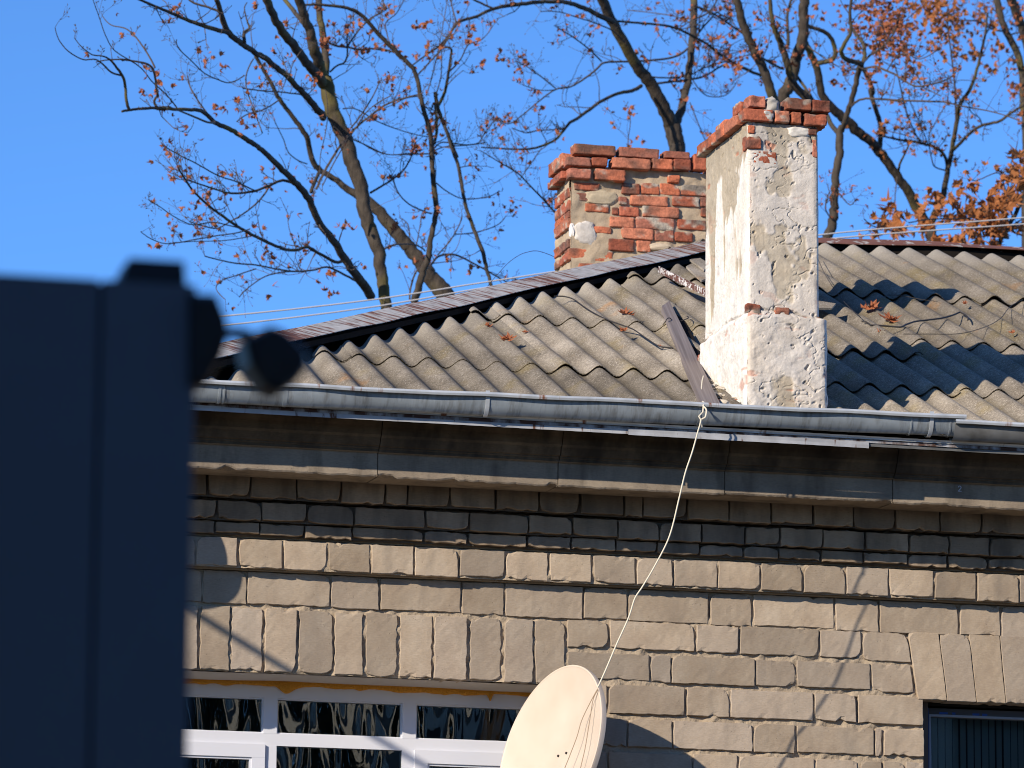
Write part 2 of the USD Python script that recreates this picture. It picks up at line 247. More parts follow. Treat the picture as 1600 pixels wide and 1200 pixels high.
m_leaf_brown = leafmat('brown_maple_leaves', [(0, (.22, .07, .03)), (.5, (.40, .15, .06)), (1, (.55, .25, .08))])
m_needle = leafmat('evergreen_needles', [(0, (.02, .04, .02)), (1, (.05, .085, .04))])
m_bluepanel = mat('dark_blue_sheet_metal', {'g': ('geometry', {}), 'n': ('noise_texture', {'scale': 3., 'detail': 3}), 'r': ('rgb_ramp', {'ramp': [(.3, (.088, .112, .145)), (.7, (.10, .127, .163))]}), 'p': ('principled_bsdf', {'roughness': .45, 'specular_ior_level': .4})},
    [('g.position', 'n.vector'), ('n.fac', 'r.fac'), ('r.color', 'p.base_color')])
m_seam = plain('panel_seam', (.02, .03, .05), .6)
m_dish = mat('cream_dish_paint', {'g': ('geometry', {}), 'n': ('noise_texture', {'scale': 4., 'detail': 4}), 'r': ('rgb_ramp', {'ramp': [(.3, (.52, .425, .335)), (.7, (.58, .485, .395))]}), 'p': ('principled_bsdf', {'roughness': .45, 'specular_ior_level': .4})},
    [('g.position', 'n.vector'), ('n.fac', 'r.fac'), ('r.color', 'p.base_color')])
m_wood = mat('weathered_plank', {'g': ('attribute', {'attribute': 'tint'}), 'mp': ('mapping', {'scale': (3, 70, 8)}), 'n': ('noise_texture', {'scale': 1., 'detail': 4}), 'r': ('rgb_ramp', {'ramp': [(.3, (.11, .085, .075)), (.7, (.24, .20, .185))]}), 'p': ('principled_bsdf', {'roughness': .85})},
    [('g.color', 'mp.vector'), ('mp.vector', 'n.vector'), ('n.fac', 'r.fac'), ('r.color', 'p.base_color')])
m_barrust = rusty('rust_and_white_bar', (.60, .57, .54), (.14, .06, .045), .45, .52, 40., metal=0, rough=.8)
m_ground = mat('dry_grass_ground', {'g': ('geometry', {}), 'n': ('noise_texture', {'scale': .7, 'detail': 6}), 'r': ('rgb_ramp', {'ramp': [(.3, (.06, .05, .03)), (.7, (.11, .09, .06))]}), 'p': ('principled_bsdf', {'roughness': .95})},
    [('g.position', 'n.vector'), ('n.fac', 'r.fac'), ('r.color', 'p.base_color')])
m_render = plain('pale_render', (.5, .47, .42), .9, bump=(8, .3, .01))

# ------------------------------------------------------------------ ground
g = MB(); g.add([[-900, -900, 0], [900, -900, 0], [900, 900, 0], [-900, 900, 0]], [[0, 1, 2, 3]])
note(stage.GetPrimAtPath(obj(None, 'ground', g.mesh(), m_ground)), 'dry grassy ground around the house', kind='structure')

# ------------------------------------------------------------------ house
house = thing('stone_house', 'pale limestone block house with grey corrugated roof and stained cornice', 'house')
XL, XR, YB = -3.9, 9.0, 10.6
Yc, Ylip, Yfl, Ygut = -.07, -.47, -.76, -.862
wall = xform(house, 'wall')

def block(x0, x1, z0, z1, yf, depth=.10, seed=0, jit=.005, top=None, chip=.30, cham=.0035):
    """one sawn block: uneven front face, worn arrises, chipped corners. top=(x0,x1) slants the upper edge's ends"""
    r = np.random.default_rng(seed)
    nx, nz = max(4, int((x1-x0)/.028)), max(4, int((z1-z0)/.028))
    u, w = np.meshgrid(np.linspace(0, 1, nx+1), np.linspace(0, 1, nz+1), indexing='ij')
    a0, a1 = (x0, x1) if top is None else top
    X = (x0+(x1-x0)*u)*(1-w)+(a0+(a1-a0)*u)*w; Z = z0+(z1-z0)*w
    Y = np.full_like(X, yf)+r.normal(0, .0004, X.shape)+(meshkit.noise(np.stack([X*8, Z*8, X*0+seed], -1), 2)-.5)*.004
    ed = (u == 0)*1+(u == 1)*1, (w == 0)*1+(w == 1)*1
    X += np.where(u == 0, r.uniform(0, jit, X.shape), 0)-np.where(u == 1, r.uniform(0, jit, X.shape), 0)
    Z += np.where(w == 0, r.uniform(0, jit, X.shape), 0)-np.where(w == 1, r.uniform(0, jit, X.shape), 0)
    for cx, cz in ((0, 0), (0, -1), (-1, 0), (-1, -1)):            # chipped corners
        if r.random() < chip:
            d = r.uniform(.004, .013); sx_, sz_ = (1 if cx == 0 else -1), (1 if cz == 0 else -1); X[cx, cz] += d*sx_; Z[cx, cz] += d*sz_; Y[cx, cz] += .004
            X[cx, cz+sz_] += d*.45*sx_; Z[cx+sx_, cz] += d*.45*sz_
    for _ in range(r.integers(0, 4)):                               # nicks along the arrises
        k_ = r.integers(1, nx); e_ = 0 if r.random() < .7 else -1; Z[k_, e_] += r.uniform(.003, .011)*(1 if e_ == 0 else -1); Y[k_, e_] += .003
    idx = np.arange(X.size).reshape(X.shape)
    per = np.r_[idx[:-1, 0], idx[-1, :-1], idx[:0:-1, -1], idx[0, :0:-1]]
    v = np.stack([X.ravel(), Y.ravel(), Z.ravel()], 1)
    c = v.mean(0); P = v[per]; out = (P-c)*[1, 0, 1]; out /= np.linalg.norm(out, axis=1, keepdims=True)
    # inner front pulled in by the arris, then the arris ring, then the sides
    ring1 = P+out*0; v[per] = P-out*cham*.9; v[per, 1] -= 0
    ring1[:, 1] += cham; ring2 = ring1.copy(); ring2[:, 1] = yf+depth
    n0 = len(v); m = len(per); v = np.vstack([v, ring1, ring2]); k = np.arange(m); kk = (k+1) % m
    f = [np.stack([idx[:-1, :-1].ravel(), idx[1:, :-1].ravel(), idx[1:, 1:].ravel(), idx[:-1, 1:].ravel()], 1),
         np.stack([per[k], n0+k, n0+kk, per[kk]], 1), np.stack([n0+k, n0+m+k, n0+m+kk, n0+kk], 1)]
    return v, np.vstack(f)

ZW = {}
def row_z(y0, y1, Y, xref):                                        # heights of a course from its upper and lower edge in the photo
    return at(xref, y1, Y)[2], at(xref, y0, Y)[2]
seed = 100
def course(joints, yref, z0, z1, Yp, m, depth, gap=.006, **kw):
    """blocks between the joints, whose photo columns are given along the line of the course"""
    global seed
    xs = [at(j, yref+(j-800)*.045, Yp)[0] for j in joints]
    for a, b in zip(xs[:-1], xs[1:]):
        seed += 1; r = np.random.default_rng(seed)
        obj(wall, 'block', block(a+gap/2*r.uniform(.3, 2.), b-gap/2*r.uniform(.3, 2.), z0+r.uniform(.001, .012), z1-r.uniform(0, .005), Yp+r.normal(0, .0022), depth-Yp*0, seed, **kw), m, tone=r.random())
EXT_R = [1667, 1737, 1806, 1875, 1945, 2014]
# dark corbelled courses under the cornice
YA, YB1, YB2 = -.185, -.135, -.095
zA = (at(800, 799, YA)[2], at(800, 757, YA)[2]+.03)
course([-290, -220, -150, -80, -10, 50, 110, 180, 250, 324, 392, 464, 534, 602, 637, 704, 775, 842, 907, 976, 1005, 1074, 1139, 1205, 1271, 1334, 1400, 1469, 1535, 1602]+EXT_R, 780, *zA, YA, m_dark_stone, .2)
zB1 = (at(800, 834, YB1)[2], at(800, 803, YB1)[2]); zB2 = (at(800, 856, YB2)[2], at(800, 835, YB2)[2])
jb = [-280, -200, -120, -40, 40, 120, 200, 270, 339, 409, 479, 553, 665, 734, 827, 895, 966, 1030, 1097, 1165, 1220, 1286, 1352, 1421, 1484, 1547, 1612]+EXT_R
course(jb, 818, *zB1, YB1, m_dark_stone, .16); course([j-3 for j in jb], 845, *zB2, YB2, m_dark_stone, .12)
zC = (at(800, 907, Yc)[2], at(800, 860, Yc)[2])
course([-310, -240, -170, -100, -30, 35, 100, 170, 238, 306, 372, 443, 512, 579, 648, 717, 789, 858, 926, 994, 1052, 1122, 1189, 1255, 1322, 1389, 1460, 1526, 1593]+EXT_R, 884, *zC, Yc, m_stone, .12)
z1 = (at(800, 964, 0)[2], at(800, 912, 0)[2]+.004)
course([-340, -210, -140, -10, 60, 190, 316, 386, 517, 594, 722, 789, 912, 981, 1109, 1176, 1305, 1374, 1499, 1564, 1690, 1760, 1890, 1960], 938, *z1, 0, m_stone, .09)
P_ = lambda px, py: at(px, py, 0)
zr = {2: (P_(1000, 1017.5)[2], P_(1000, 971)[2]), 3: (P_(1000, 1066.5)[2], P_(1000, 1021)[2]), 4: (P_(1000, 1118)[2], P_(1000, 1070)[2]), 5: (P_(1000, 1169)[2], P_(1000, 1122.5)[2]), 6: (P_(1000, 1222)[2], P_(1000, 1174)[2])}
X_ = lambda px, py: at(px, py, 0)[0]
course([885, 952, 1087, 1155, 1281, 1347], 990-9, *zr[2], 0, m_stone, .09)
course([885, 1016, 1049, 1181, 1244, 1361], 1043-9, *zr[3], 0, m_stone, .09)
for row, a, yy, tx in ((2, 1347, 1010, (1418, 1425)), (3, 1361, 1065, (1424, 1430))):   # cut to the slanted springer of the right lintel
    seed += 1; xa = X_(a, yy); xt, xb = X_(tx[0], yy-30), X_(tx[1], yy)
    obj(wall, 'block', block(xa+.003, xb-.003, zr[row][0], zr[row][1], 0, .09, seed, top=(xa+.003, xt-.003)), m_stone, tone=.6)
course([868, 950, 1072, 1141, 1272, 1339, 1444], 1094-9, *zr[4], 0, m_stone, .09)
course([868, 913, 980, 1051, 1177, 1244, 1367, 1380, 1445], 1147-9, *zr[5], 0, m_stone, .09)
course([868, 950, 1083, 1153, 1274, 1343, 1379, 1415, 1445], 1199-9, *zr[6], 0, m_stone, .09)
hb = zr[5][1]-zr[6][1]
for k in range(1, 5):
    course([868, 935, 1070, 1138, 1270, 1340, 1445] if k % 2 else [868, 1000, 1068, 1200, 1270, 1400, 1445], 1199, zr[6][0]-k*hb, zr[6][1]-k*hb, 0, m_stone, .09)
# soldier lintels
zs = (P_(620, 1060)[2], P_(620, 957.5)[2])
sx = [-90, -36, 18, 72, 126, 180, 245, 311, 360, 412, 465, 522, 569, 622, 677, 731, 786, 835, 885]
for a, b in zip(sx[:-1], sx[1:]):
    seed += 1; r = np.random.default_rng(seed); xa, xb = X_(a, 1000), X_(b, 1000); g_ = r.uniform(.001, .011)
    obj(wall, 'block', block(xa+g_, xb-r.uniform(.001, .007), zs[0]+r.uniform(0, .008), zs[1]-r.uniform(0, .005), r.normal(0, .003), .12, seed, jit=.009), m_stone, tone=r.random())
tops = [1418, 1467, 1514, 1562, 1610, 1659, 1708, 1757, 1806]; bots = [1434, 1480, 1526, 1572, 1619, 1666, 1713, 1760, 1807]
zs2 = (P_(1500, 1097)[2], P_(1500, 990)[2])
for a, b, c, d in zip(bots[:-1], bots[1:], tops[:-1], tops[1:]):
    seed += 1; r = np.random.default_rng(seed)
    obj(wall, 'block', block(X_(a, 1095)+.0015, X_(b, 1095)-.0015, zs2[0]+r.uniform(0, .006), zs2[1]-r.uniform(0, .004), -.002+r.normal(0, .001), .12, seed, top=(X_(c, 990)+.0015, X_(d, 990)-.0015), jit=.002, chip=.15, cham=.003), m_lintel, tone=r.random())

# mortar bed behind the blocks: a rough sheet that squeezes into the joints, stepped back with the courses
WX0, WX1 = X_(868, 1150), X_(1445, 1150)
def mortar(x0, x1, z0, z1, yb, rough=.02, step=.014, sd=0):
    nx, nz = max(2, int((x1-x0)/step)), max(2, int((z1-z0)/step))
    X, Z = np.meshgrid(np.linspace(x0, x1, nx+1), np.linspace(z0, z1, nz+1), indexing='ij')
    n = meshkit.fbm(np.stack([X*26, Z*26, X*0], -1), 3, sd); n2 = meshkit.noise(np.stack([X*4, Z*7, X*0+3], -1), sd+9)
    Y = yb+.022-rough*1.7*np.clip(n-.28, 0, 1)*np.clip(n2*1.7, 0, 1.2)
    Y = np.maximum(Y, yb+.004)+.012*np.clip(meshkit.noise(np.stack([X*11, Z*11, X*0+8], -1), sd+3)-.55, 0, 1)*2
    i = np.arange(X.size).reshape(X.shape)
    return np.stack([X.ravel(), Y.ravel(), Z.ravel()], 1), np.stack([i[:-1, :-1].ravel(), i[1:, :-1].ravel(), i[1:, 1:].ravel(), i[:-1, 1:].ravel()], 1)
mz = MB()
mz.add(*mortar(XL, 4.6, zs[0]+.004, z1[1]-.002, 0, sd=1))
mz.add(*mortar(WX0, WX1-.004, zr[6][0]-4*hb, zs[0]+.004, 0, sd=2))
mz.add(*mortar(XL, 4.6, zC[0]+.004, zC[1]-.002, Yc, sd=3))
md = MB()
for z_, y_, s_ in ((zB2, YB2, 4), (zB1, YB1, 5), (zA, YA, 6)):
    md.add(*mortar(XL, 4.6, z_[0]+.004, z_[1]-.002, y_+.012, sd=s_, step=.022))
obj(wall, 'sooty_mortar_bed', md.mesh(), m_soot_mortar, smooth=40)
mz.box((XL, Yc+.05, zC[0]-.002), (XR, .3, zC[1]+.006)); mz.box((XL, YB2+.06, zC[1]+.006), (XR, .3, zA[1]))
obj(wall, 'mortar_bed', mz.mesh(), m_mortar, smooth=40)
# the body of the walls, with the two window openings left open
W2X1 = X_(1800, 1150)
body = MB(); zt, zlin, zsill = zC[0], zs[0]+.01, zr[6][0]-4*hb
body.box((XL, .03, zlin), (XR, .45, zt)); body.box((WX0, .03, zsill), (WX1, .45, zlin)); body.box((XL, .03, 0), (XR, .45, zsill))
body.box((W2X1, .03, zsill), (XR, .45, zlin)); body.box((XL, .45, 0), (XL+.4, YB, zt)); body.box((XR-.4, .45, 0), (XR, YB, zt)); body.box((XL+.4, YB-.4, 0), (XR-.4, YB, zt))
m_backstone = mat('coursed_stone', {'g': ('geometry', {}), 's': ('separate_xyz', {}), 'c': ('combine_xyz', {}), 'b': ('brick_texture', {'scale': 1.0, 'brick_width': .48, 'row_height': .185, 'mortar_size': .008, 'color1': (.36, .27, .18), 'color2': (.42, .33, .23), 'mortar': (.2, .15, .1)}), 'p': ('principled_bsdf', {'roughness': .9})},
    [('g.position', 's.vector'), ('s.x', 'c.x'), ('s.z', 'c.y'), ('c.vector', 'b.vector'), ('b.color', 'p.base_color')])
obj(wall, 'wall_body', body.mesh(), m_backstone)

# cornice: separate long stones with a cove, beads and a fascia whose lower lip catches the sun
cornice = xform(house, 'cornice')
zl0, zl1 = at(800, 755.5, Ylip)[2], at(800, 718, Ylip-.02)[2]
zb = [at(800, y, -.50)[2] for y in (716, 712, 709, 705)]; zcv = at(800, 672, -.66)[2]; zso = at(800, 662, -.70)[2]
prof = [(-.2, zl0+.012), (-.40, zl0+.004), (Ylip+.006, zl0), (Ylip, zl0+.006), (Ylip, zl1), (-.495, zl1+.004), (-.495, zb[1]), (-.505, zb[1]+.004), (-.505, zb[2]), (-.52, zb[2]+.004), (-.525, zb[3]), (-.54, zb[3]+.03), (-.555, (zb[3]+zcv)/2), (-.57, zcv), (-.585, zso), (-.585, zso+.03), (-.2, zso+.03)]
cj = [XL] + [at(p, y, Ylip)[0] for p, y in ((590, 735), (872, 750), (1132, 765), (1395, 777))] + [3.4, 4.5, 5.6, 6.7, 7.9, XR]
for k, (a, b) in enumerate(zip(cj[:-1], cj[1:])):
    r = np.random.default_rng(700+k); n = max(4, int((b-a)/.012)) if b < 3.6 else 4
    dy, dz = r.normal(0, .003), r.normal(0, .003)
    xs = np.linspace(a+.0025, b-.0025, n+1); pv = np.array(prof)+[dy, dz]; rows = []
    for i_, x in enumerate(xs):
        q = pv.copy(); rag = meshkit.fbm(np.array([x*22, k, 0]), 3, 5)-.5; rag2 = meshkit.noise(np.array([x*9, k, 7]), 8)
        chip = max(0, rag2-.72)*.08
        q[2:4, 1] += rag*.014+chip; q[3, 1] += .002; q[4, 1] += rag*.002; rows.append(np.column_stack([np.full(len(q), x), q]))
    m_ = len(prof); v = np.vstack(rows); i, j = np.meshgrid(np.arange(n), np.arange(m_), indexing='ij')
    f = np.stack([i*m_+j, i*m_+(j+1) % m_, (i+1)*m_+(j+1) % m_, (i+1)*m_+j], -1).reshape(-1, 4)[:, ::-1]
    mb = MB(); mb.add(v, f); tri = trimesh.creation.triangulate_polygon(__import__('shapely').Polygon(pv), engine='earcut')
    for x in (xs[0], xs[-1]): mb.add(np.column_stack([np.full(len(tri[0]), x), tri[0]]), tri[1])
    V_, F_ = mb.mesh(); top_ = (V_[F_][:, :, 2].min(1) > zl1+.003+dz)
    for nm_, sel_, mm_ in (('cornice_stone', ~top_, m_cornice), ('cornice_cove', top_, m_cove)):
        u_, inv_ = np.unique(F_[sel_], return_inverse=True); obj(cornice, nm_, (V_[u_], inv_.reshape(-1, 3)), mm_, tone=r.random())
cb = MB(); cb.box((XL, -.45, zl0+.02), (XR, .4, zso+.02)); cb.box((XL, -.585, zso+.03), (XR, .4, zso+.075)); obj(cornice, 'cornice_core', cb.mesh(), m_dark_stone, tone=.4)
tm = meshkit.text_mesh('2', .032, .002); p = at(1499, 768, Ylip-.002)
tv = np.column_stack([tm.vertices[:, 0]+p[0]-.012, -tm.vertices[:, 2]+p[1]+.001, tm.vertices[:, 1]+p[2]]); obj(cornice, 'chalk_mark', (tv, tm.faces), m_chalk, label='faint pale chalked figure on the cornice face')

# ------------------------------------------------------------------ roof
SL = .42; EZ = at(900, 632, -.85)[2]-.02; EY = -.80
NR = np.array([0, -SL, 1.0]); P0 = np.array([0, EY, EZ])
def rz(y): return EZ+SL*(y-EY)
RY = 4.70; H0 = np.array([-2.28, -.90]); H1 = np.array([2.73, RY])
def hipy(x): return H0[1]+(x-H0[0])*(H1[1]-H0[1])/(H1[0]-H0[0])
def hipx(y): return H0[0]+(y-H0[1])*(H1[0]-H0[0])/(H1[1]-H0[1])
roof = xform(house, 'roof')
deck = MB()
deck.add([[H0[0]+.02, -.72, rz(-.72)-.06], [XR, -.72, rz(-.72)-.06], [XR, RY, rz(RY)-.075], [H1[0], RY, rz(RY)-.075]], [[0, 1, 2, 3]])
deck.add([[XR, RY, rz(RY)-.07], [H1[0], RY, rz(RY)-.07], [H0[0]-.05, YB+.4, rz(EY)-.07], [XR, YB+.4, rz(EY)-.07]], [[0, 1, 3, 2]])
deck.add([[H0[0]-.02, -.72, rz(-.72)-.078], [H1[0], RY, rz(RY)-.078], [H0[0]-.05, YB+.4, rz(EY)-.078]], [[0, 1, 2]])
obj(roof, 'boarding', deck.mesh(), m_blackbeam)
PITCHW, AMP, SHW = .195, .028, 1.17
X_OFF = .25
def wave(x, ph): return AMP*np.cos((x-ph)*2*math.pi/PITCHW)
PH = -.433+.0       # a crest stands here in the photo
def sheet(x0, x1, y0, y1, lift0, lift1, name='slate_sheet', cut=None, sd=0, m=None, nyy=4):
    """corrugated sheet from y0 (lower end) to y1, its lower end lifted by lift0 over the sheet below"""
    r = np.random.default_rng(sd); n = max(6, int(round((x1-x0)/PITCHW*12)))
    xs = np.linspace(x0, x1, n+1); top = np.full_like(xs, y1)
    if cut is not None: top = np.minimum(top, cut(xs))
    keep = top > y0+.03
    if keep.sum() < 4: return
    xs, top = xs[keep], top[keep]; n = len(xs)-1
    lowj = (meshkit.noise(np.stack([xs*9, xs*0+sd, xs*0], -1), 3)-.5)*.014
    t = np.linspace(0, 1, nyy+1); X = np.repeat(xs[:, None], nyy+1, 1); Y = (y0+lowj)[:, None]*(1-t)+top[:, None]*t
    lift = lift0+(lift1-lift0)*np.clip((Y-y0)/max(1e-6, y1-y0), 0, 1)
    sag = (meshkit.noise(np.stack([X*1.3, Y*1.3, X*0+sd], -1), 4)-.5)*.012
    Z = rz(Y)+wave(X, PH)+lift+sag
    nrm = np.array([0, -SL, 1])/math.hypot(SL, 1); T = .0065
    v1 = np.stack([X.ravel(), Y.ravel(), Z.ravel()], 1); v2 = v1-nrm*T; k = len(v1); i = np.arange(X.size).reshape(X.shape)
    q = np.stack([i[:-1, :-1].ravel(), i[1:, :-1].ravel(), i[1:, 1:].ravel(), i[:-1, 1:].ravel()], 1)
    per = np.r_[i[:-1, 0], i[-1, :-1], i[:0:-1, -1], i[0, :0:-1]]; pn = np.roll(per, -1)
    f = np.vstack([q, q[:, ::-1]+k, np.stack([per, per+k, pn+k, pn], 1)])
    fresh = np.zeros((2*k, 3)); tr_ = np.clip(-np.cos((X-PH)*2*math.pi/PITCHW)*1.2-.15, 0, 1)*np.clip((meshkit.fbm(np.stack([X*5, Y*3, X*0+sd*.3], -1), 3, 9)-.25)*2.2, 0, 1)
    fresh[:k, 1] = tr_.ravel(); fresh[k:, 1] = tr_.ravel()  # wave troughs tinted darker: their shade and some dirt put into the colour
    if cut is not None:                                             # the sheltered strip under the hip and ridge sheets has stayed pale
        hp = np.minimum(hipy(X), RY-.1)-Y; fr_ = np.clip(1-(hp-.235)/.30-.7*(meshkit.fbm(np.stack([X*9, Y*6, X*0], -1), 3, 5)-.5), 0, 1)*.62; fresh[:k, 0] = fr_.ravel(); fresh[k:, 0] = fr_.ravel()
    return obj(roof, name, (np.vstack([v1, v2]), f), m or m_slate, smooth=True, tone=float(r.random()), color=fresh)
C1X = (1.185, 1.592); C1Y = (-.55, .28)                            # chimney shaft
rows = [(-.81, .32), (.14, 1.68), (1.47, 3.10), (2.90, 4.535)]
cutf = lambda s: (lambda x: hipy(x)-.235-.26*np.clip((x-1.0)/1.2, 0, 1)*(x < 2.6)-.05*meshkit.noise(np.stack([x*2.2, x*0+s, x*0], -1), 6))
sd = 0
for k, (y0, y1) in enumerate(rows):
    xs0 = X_OFF-2*SHW; j = 0
    while xs0 < XR-.1:
        x1 = min(xs0+SHW+.05, XR+.1); sd += 1; r = np.random.default_rng(3000+sd)
        a, b, dy = xs0, x1, r.normal(0, .012)
        l0 = .013+r.uniform(0, 1)**2*.026 if k else .004
        pieces = [(a, b, y0+dy, y1, l0)]
        if k == 0 and a < C1X[1] < b+.3 or k == 0 and a < C1X[0] < b:                 # open up round the chimney
            pieces = [p_ for p_ in ((a, min(b, C1X[0]-.03), y0+dy, y1, l0), (max(a, C1X[1]+.035), b, y0+dy, y1, l0)) if p_[1]-p_[0] > .05]
            if a < C1X[1] and b > C1X[0]: pieces.append((max(a, C1X[0]-.03), min(b, C1X[1]+.035), C1Y[1]+.03, y1, l0))
        if k == 1 and a < C1X[1] and b > C1X[0]:
            pieces = [(a, C1X[0]-.03, y0+dy, y1, l0), (C1X[0]-.03, C1X[1]+.035, C1Y[1]+.04, y1, l0), (C1X[1]+.035, b, y0+dy+.0, y1, l0)]
            pieces = [p_ for p_ in pieces if p_[1]-p_[0] > .05]
        if k == 1 and 2.0 < a < 3.2:                                                   # a patched short sheet beside the chimney
            pieces = [(a, b, y0+dy, y1, l0)]
        for q_ in pieces:
            sheet(q_[0], q_[1], q_[2], q_[3], q_[4]+.004*(len(pieces) > 1), .0, cut=cutf(k), sd=sd)
        xs0 += SHW
# an extra short patching sheet to the right of the chimney, its lower end higher than its neighbours'
sheet(2.00, 2.72, .98, 2.02, .034, .02, sd=91); 
# end slope and rear slope
def end_sheets():
    v, f = [], []
    e = MB()
    A = np.array([H0[0]-.05, -.86]); 
    for (p, q, s) in (((H0[0]-.05, -.86), (H0[0]-.05, YB+.4), 0),):
        n = 160; ys = np.linspace(p[1], q[1], n+1); apex = H1
        for t0, t1 in ((0, 1),):
            X0 = np.full(n+1, H0[0]-.06); 
            lim = np.where(ys < RY, hipx(np.minimum(ys, RY)), H1[0]-(ys-RY)*(H1[0]-H0[0])/(YB+.4-RY))-.12
            lim = np.maximum(lim, X0+.01); zb_ = rz(EY)-.02; sl = (rz(RY)-rz(-.9))/(H1[0]-H0[0])
            w = .022*np.cos(ys*2*math.pi/.195)
            vv = np.vstack([np.column_stack([X0, ys, np.full(n+1, zb_)+w]), np.column_stack([lim, ys, zb_+sl*(lim-X0)+w])])
            i = np.arange(n); e.add(vv, np.stack([i, n+1+i, n+2+i, i+1], 1))
    return e.mesh()
obj(roof, 'end_slope', end_sheets(), m_slate, smooth=40, tone=.4)
n = 600; xs = np.linspace(H1[0]-3, XR+.1, n+1); w = .022*np.cos(xs*2*math.pi/.195); yl = YB+.4
vv = np.vstack([np.column_stack([np.maximum(xs, H1[0]), np.full(n+1, RY+.1), rz(RY)-.02+w]), np.column_stack([xs, np.full(n+1, yl), rz(EY)-.02+w])]); i = np.arange(n)
obj(roof, 'rear_slope', (vv, np.stack([i, i+1, n+2+i, n+1+i], 1)), m_slate, smooth=40, tone=.5)

wr_ = MB(); wr_.box((XL-.1, -.80, rz(-.8)-.05), (H0[0]-.03, YB, rz(-.8)-.02)); obj(roof, 'flat_wing_roof', wr_.mesh(), m_blackbeam)
# hip sheet: a folded rust-streaked strip over a dark timber
pa = at(440, 516, .26); pb = at(1156, 365, RY); ph0 = pa-(pb-pa)*.21-[0, 0, .06]; ph1 = pb-[0, 0, .06]
d = ph1-ph0; Lh = np.linalg.norm(d); d /= Lh
side = np.cross(d, [0, 0, 1.0]); side /= np.linalg.norm(side); upv = np.cross(side, d)
def hipstrip(name, m, w0, w1, drop0, drop1, zoff, thick, seg):
    n = seg; t = np.linspace(0, 1, n+1); V, tint = [], []
    cross = [(-w0, -drop0), (0, 0), (w1, -drop1)]
    us = np.array(cross)
    for i_, tt in enumerate(t):
        c = ph0+d*Lh*tt+np.array([0, 0, zoff]); wob = (meshkit.noise(np.array([tt*9, 0, 5]), 2)-.5)*.02; w2 = (meshkit.noise(np.array([tt*17, 2, 5]), 2)-.5)*.010
        for (s_, z_) in us: V.append(c+side*(s_*(1+.15*wob))+upv*(z_+wob*.5+(w2 if s_ > 0 else 0))); tint.append((tt*Lh, s_, 0))
    V = np.array(V); k = len(us); i, j = np.meshgrid(np.arange(n), np.arange(k-1), indexing='ij')
    f = np.stack([i*k+j, (i+1)*k+j, (i+1)*k+j+1, i*k+j+1], -1).reshape(-1, 4)
    V2 = V-upv*thick; kk = len(V)
    e0 = np.arange(n)*k; e1 = e0+k-1
    f = np.vstack([f, f[:, ::-1]+kk, np.stack([e0, e0+kk, e0+k+kk, e0+k], 1), np.stack([e1, e1+k, e1+k+kk, e1+kk], 1)])
    return obj(roof, name, (np.vstack([V, V2]), f), m, smooth=False, color=np.array(tint+tint))
hipstrip('hip_sheet', m_hip, .15, .165, .045, .055, .06, .003, 90)
tb = MB(); c0 = ph0+side*.02-upv*.05; c1_ = ph1+side*.02-upv*.05
c0 = c0+d*.12; tb.hexa([c0+side*.13, c0-side*.14, c1_-side*.14, c1_+side*.11], upv*.03); obj(roof, 'hip_timber', tb.mesh(), m_blackbeam)
tv_ = np.array([ph0+side*.16-upv*.10, ph1+side*.16-upv*.10])
# ridge sheet
rp = at(1450, 378, RY)[2]; rg = MB()
xs = np.linspace(H1[0]-.15, XR+.1, 60); zr_ = at(1283, 370, RY)[2]+.022*(xs-3.6)+.010*(meshkit.noise(np.stack([xs*1.5, xs*0, xs*0], -1), 3)-.5)*2
for w, dz0, dz1 in ((-.11, 0, -.052), (.17, 0, -.08)):
    a = np.column_stack([xs, np.full(60, RY), zr_]); b = np.column_stack([xs, np.full(60, RY+w)+.008*np.sin(xs*5), zr_+dz1+.008*np.sin(xs*3.1)]); vv = np.vstack([a, b, a-[0, 0, .004], b-[0, 0, .004]]); i = np.arange(59)
    q = np.stack([i, i+1, 61+i, 60+i], 1); q = q if w < 0 else q[:, ::-1]
    rg.add(vv, np.vstack([q[:, ::-1], q+120, np.stack([60+i, 61+i, 181+i, 180+i], 1)]))
obj(roof, 'ridge_sheet', rg.mesh(), m_ridge)
rt = MB(); rt.box((H1[0]-.1, RY-.07, rz(RY)-.06), (XR, RY+.1, rz(RY)-.008)); obj(roof, 'ridge_timber', rt.mesh(), m_blackbeam)

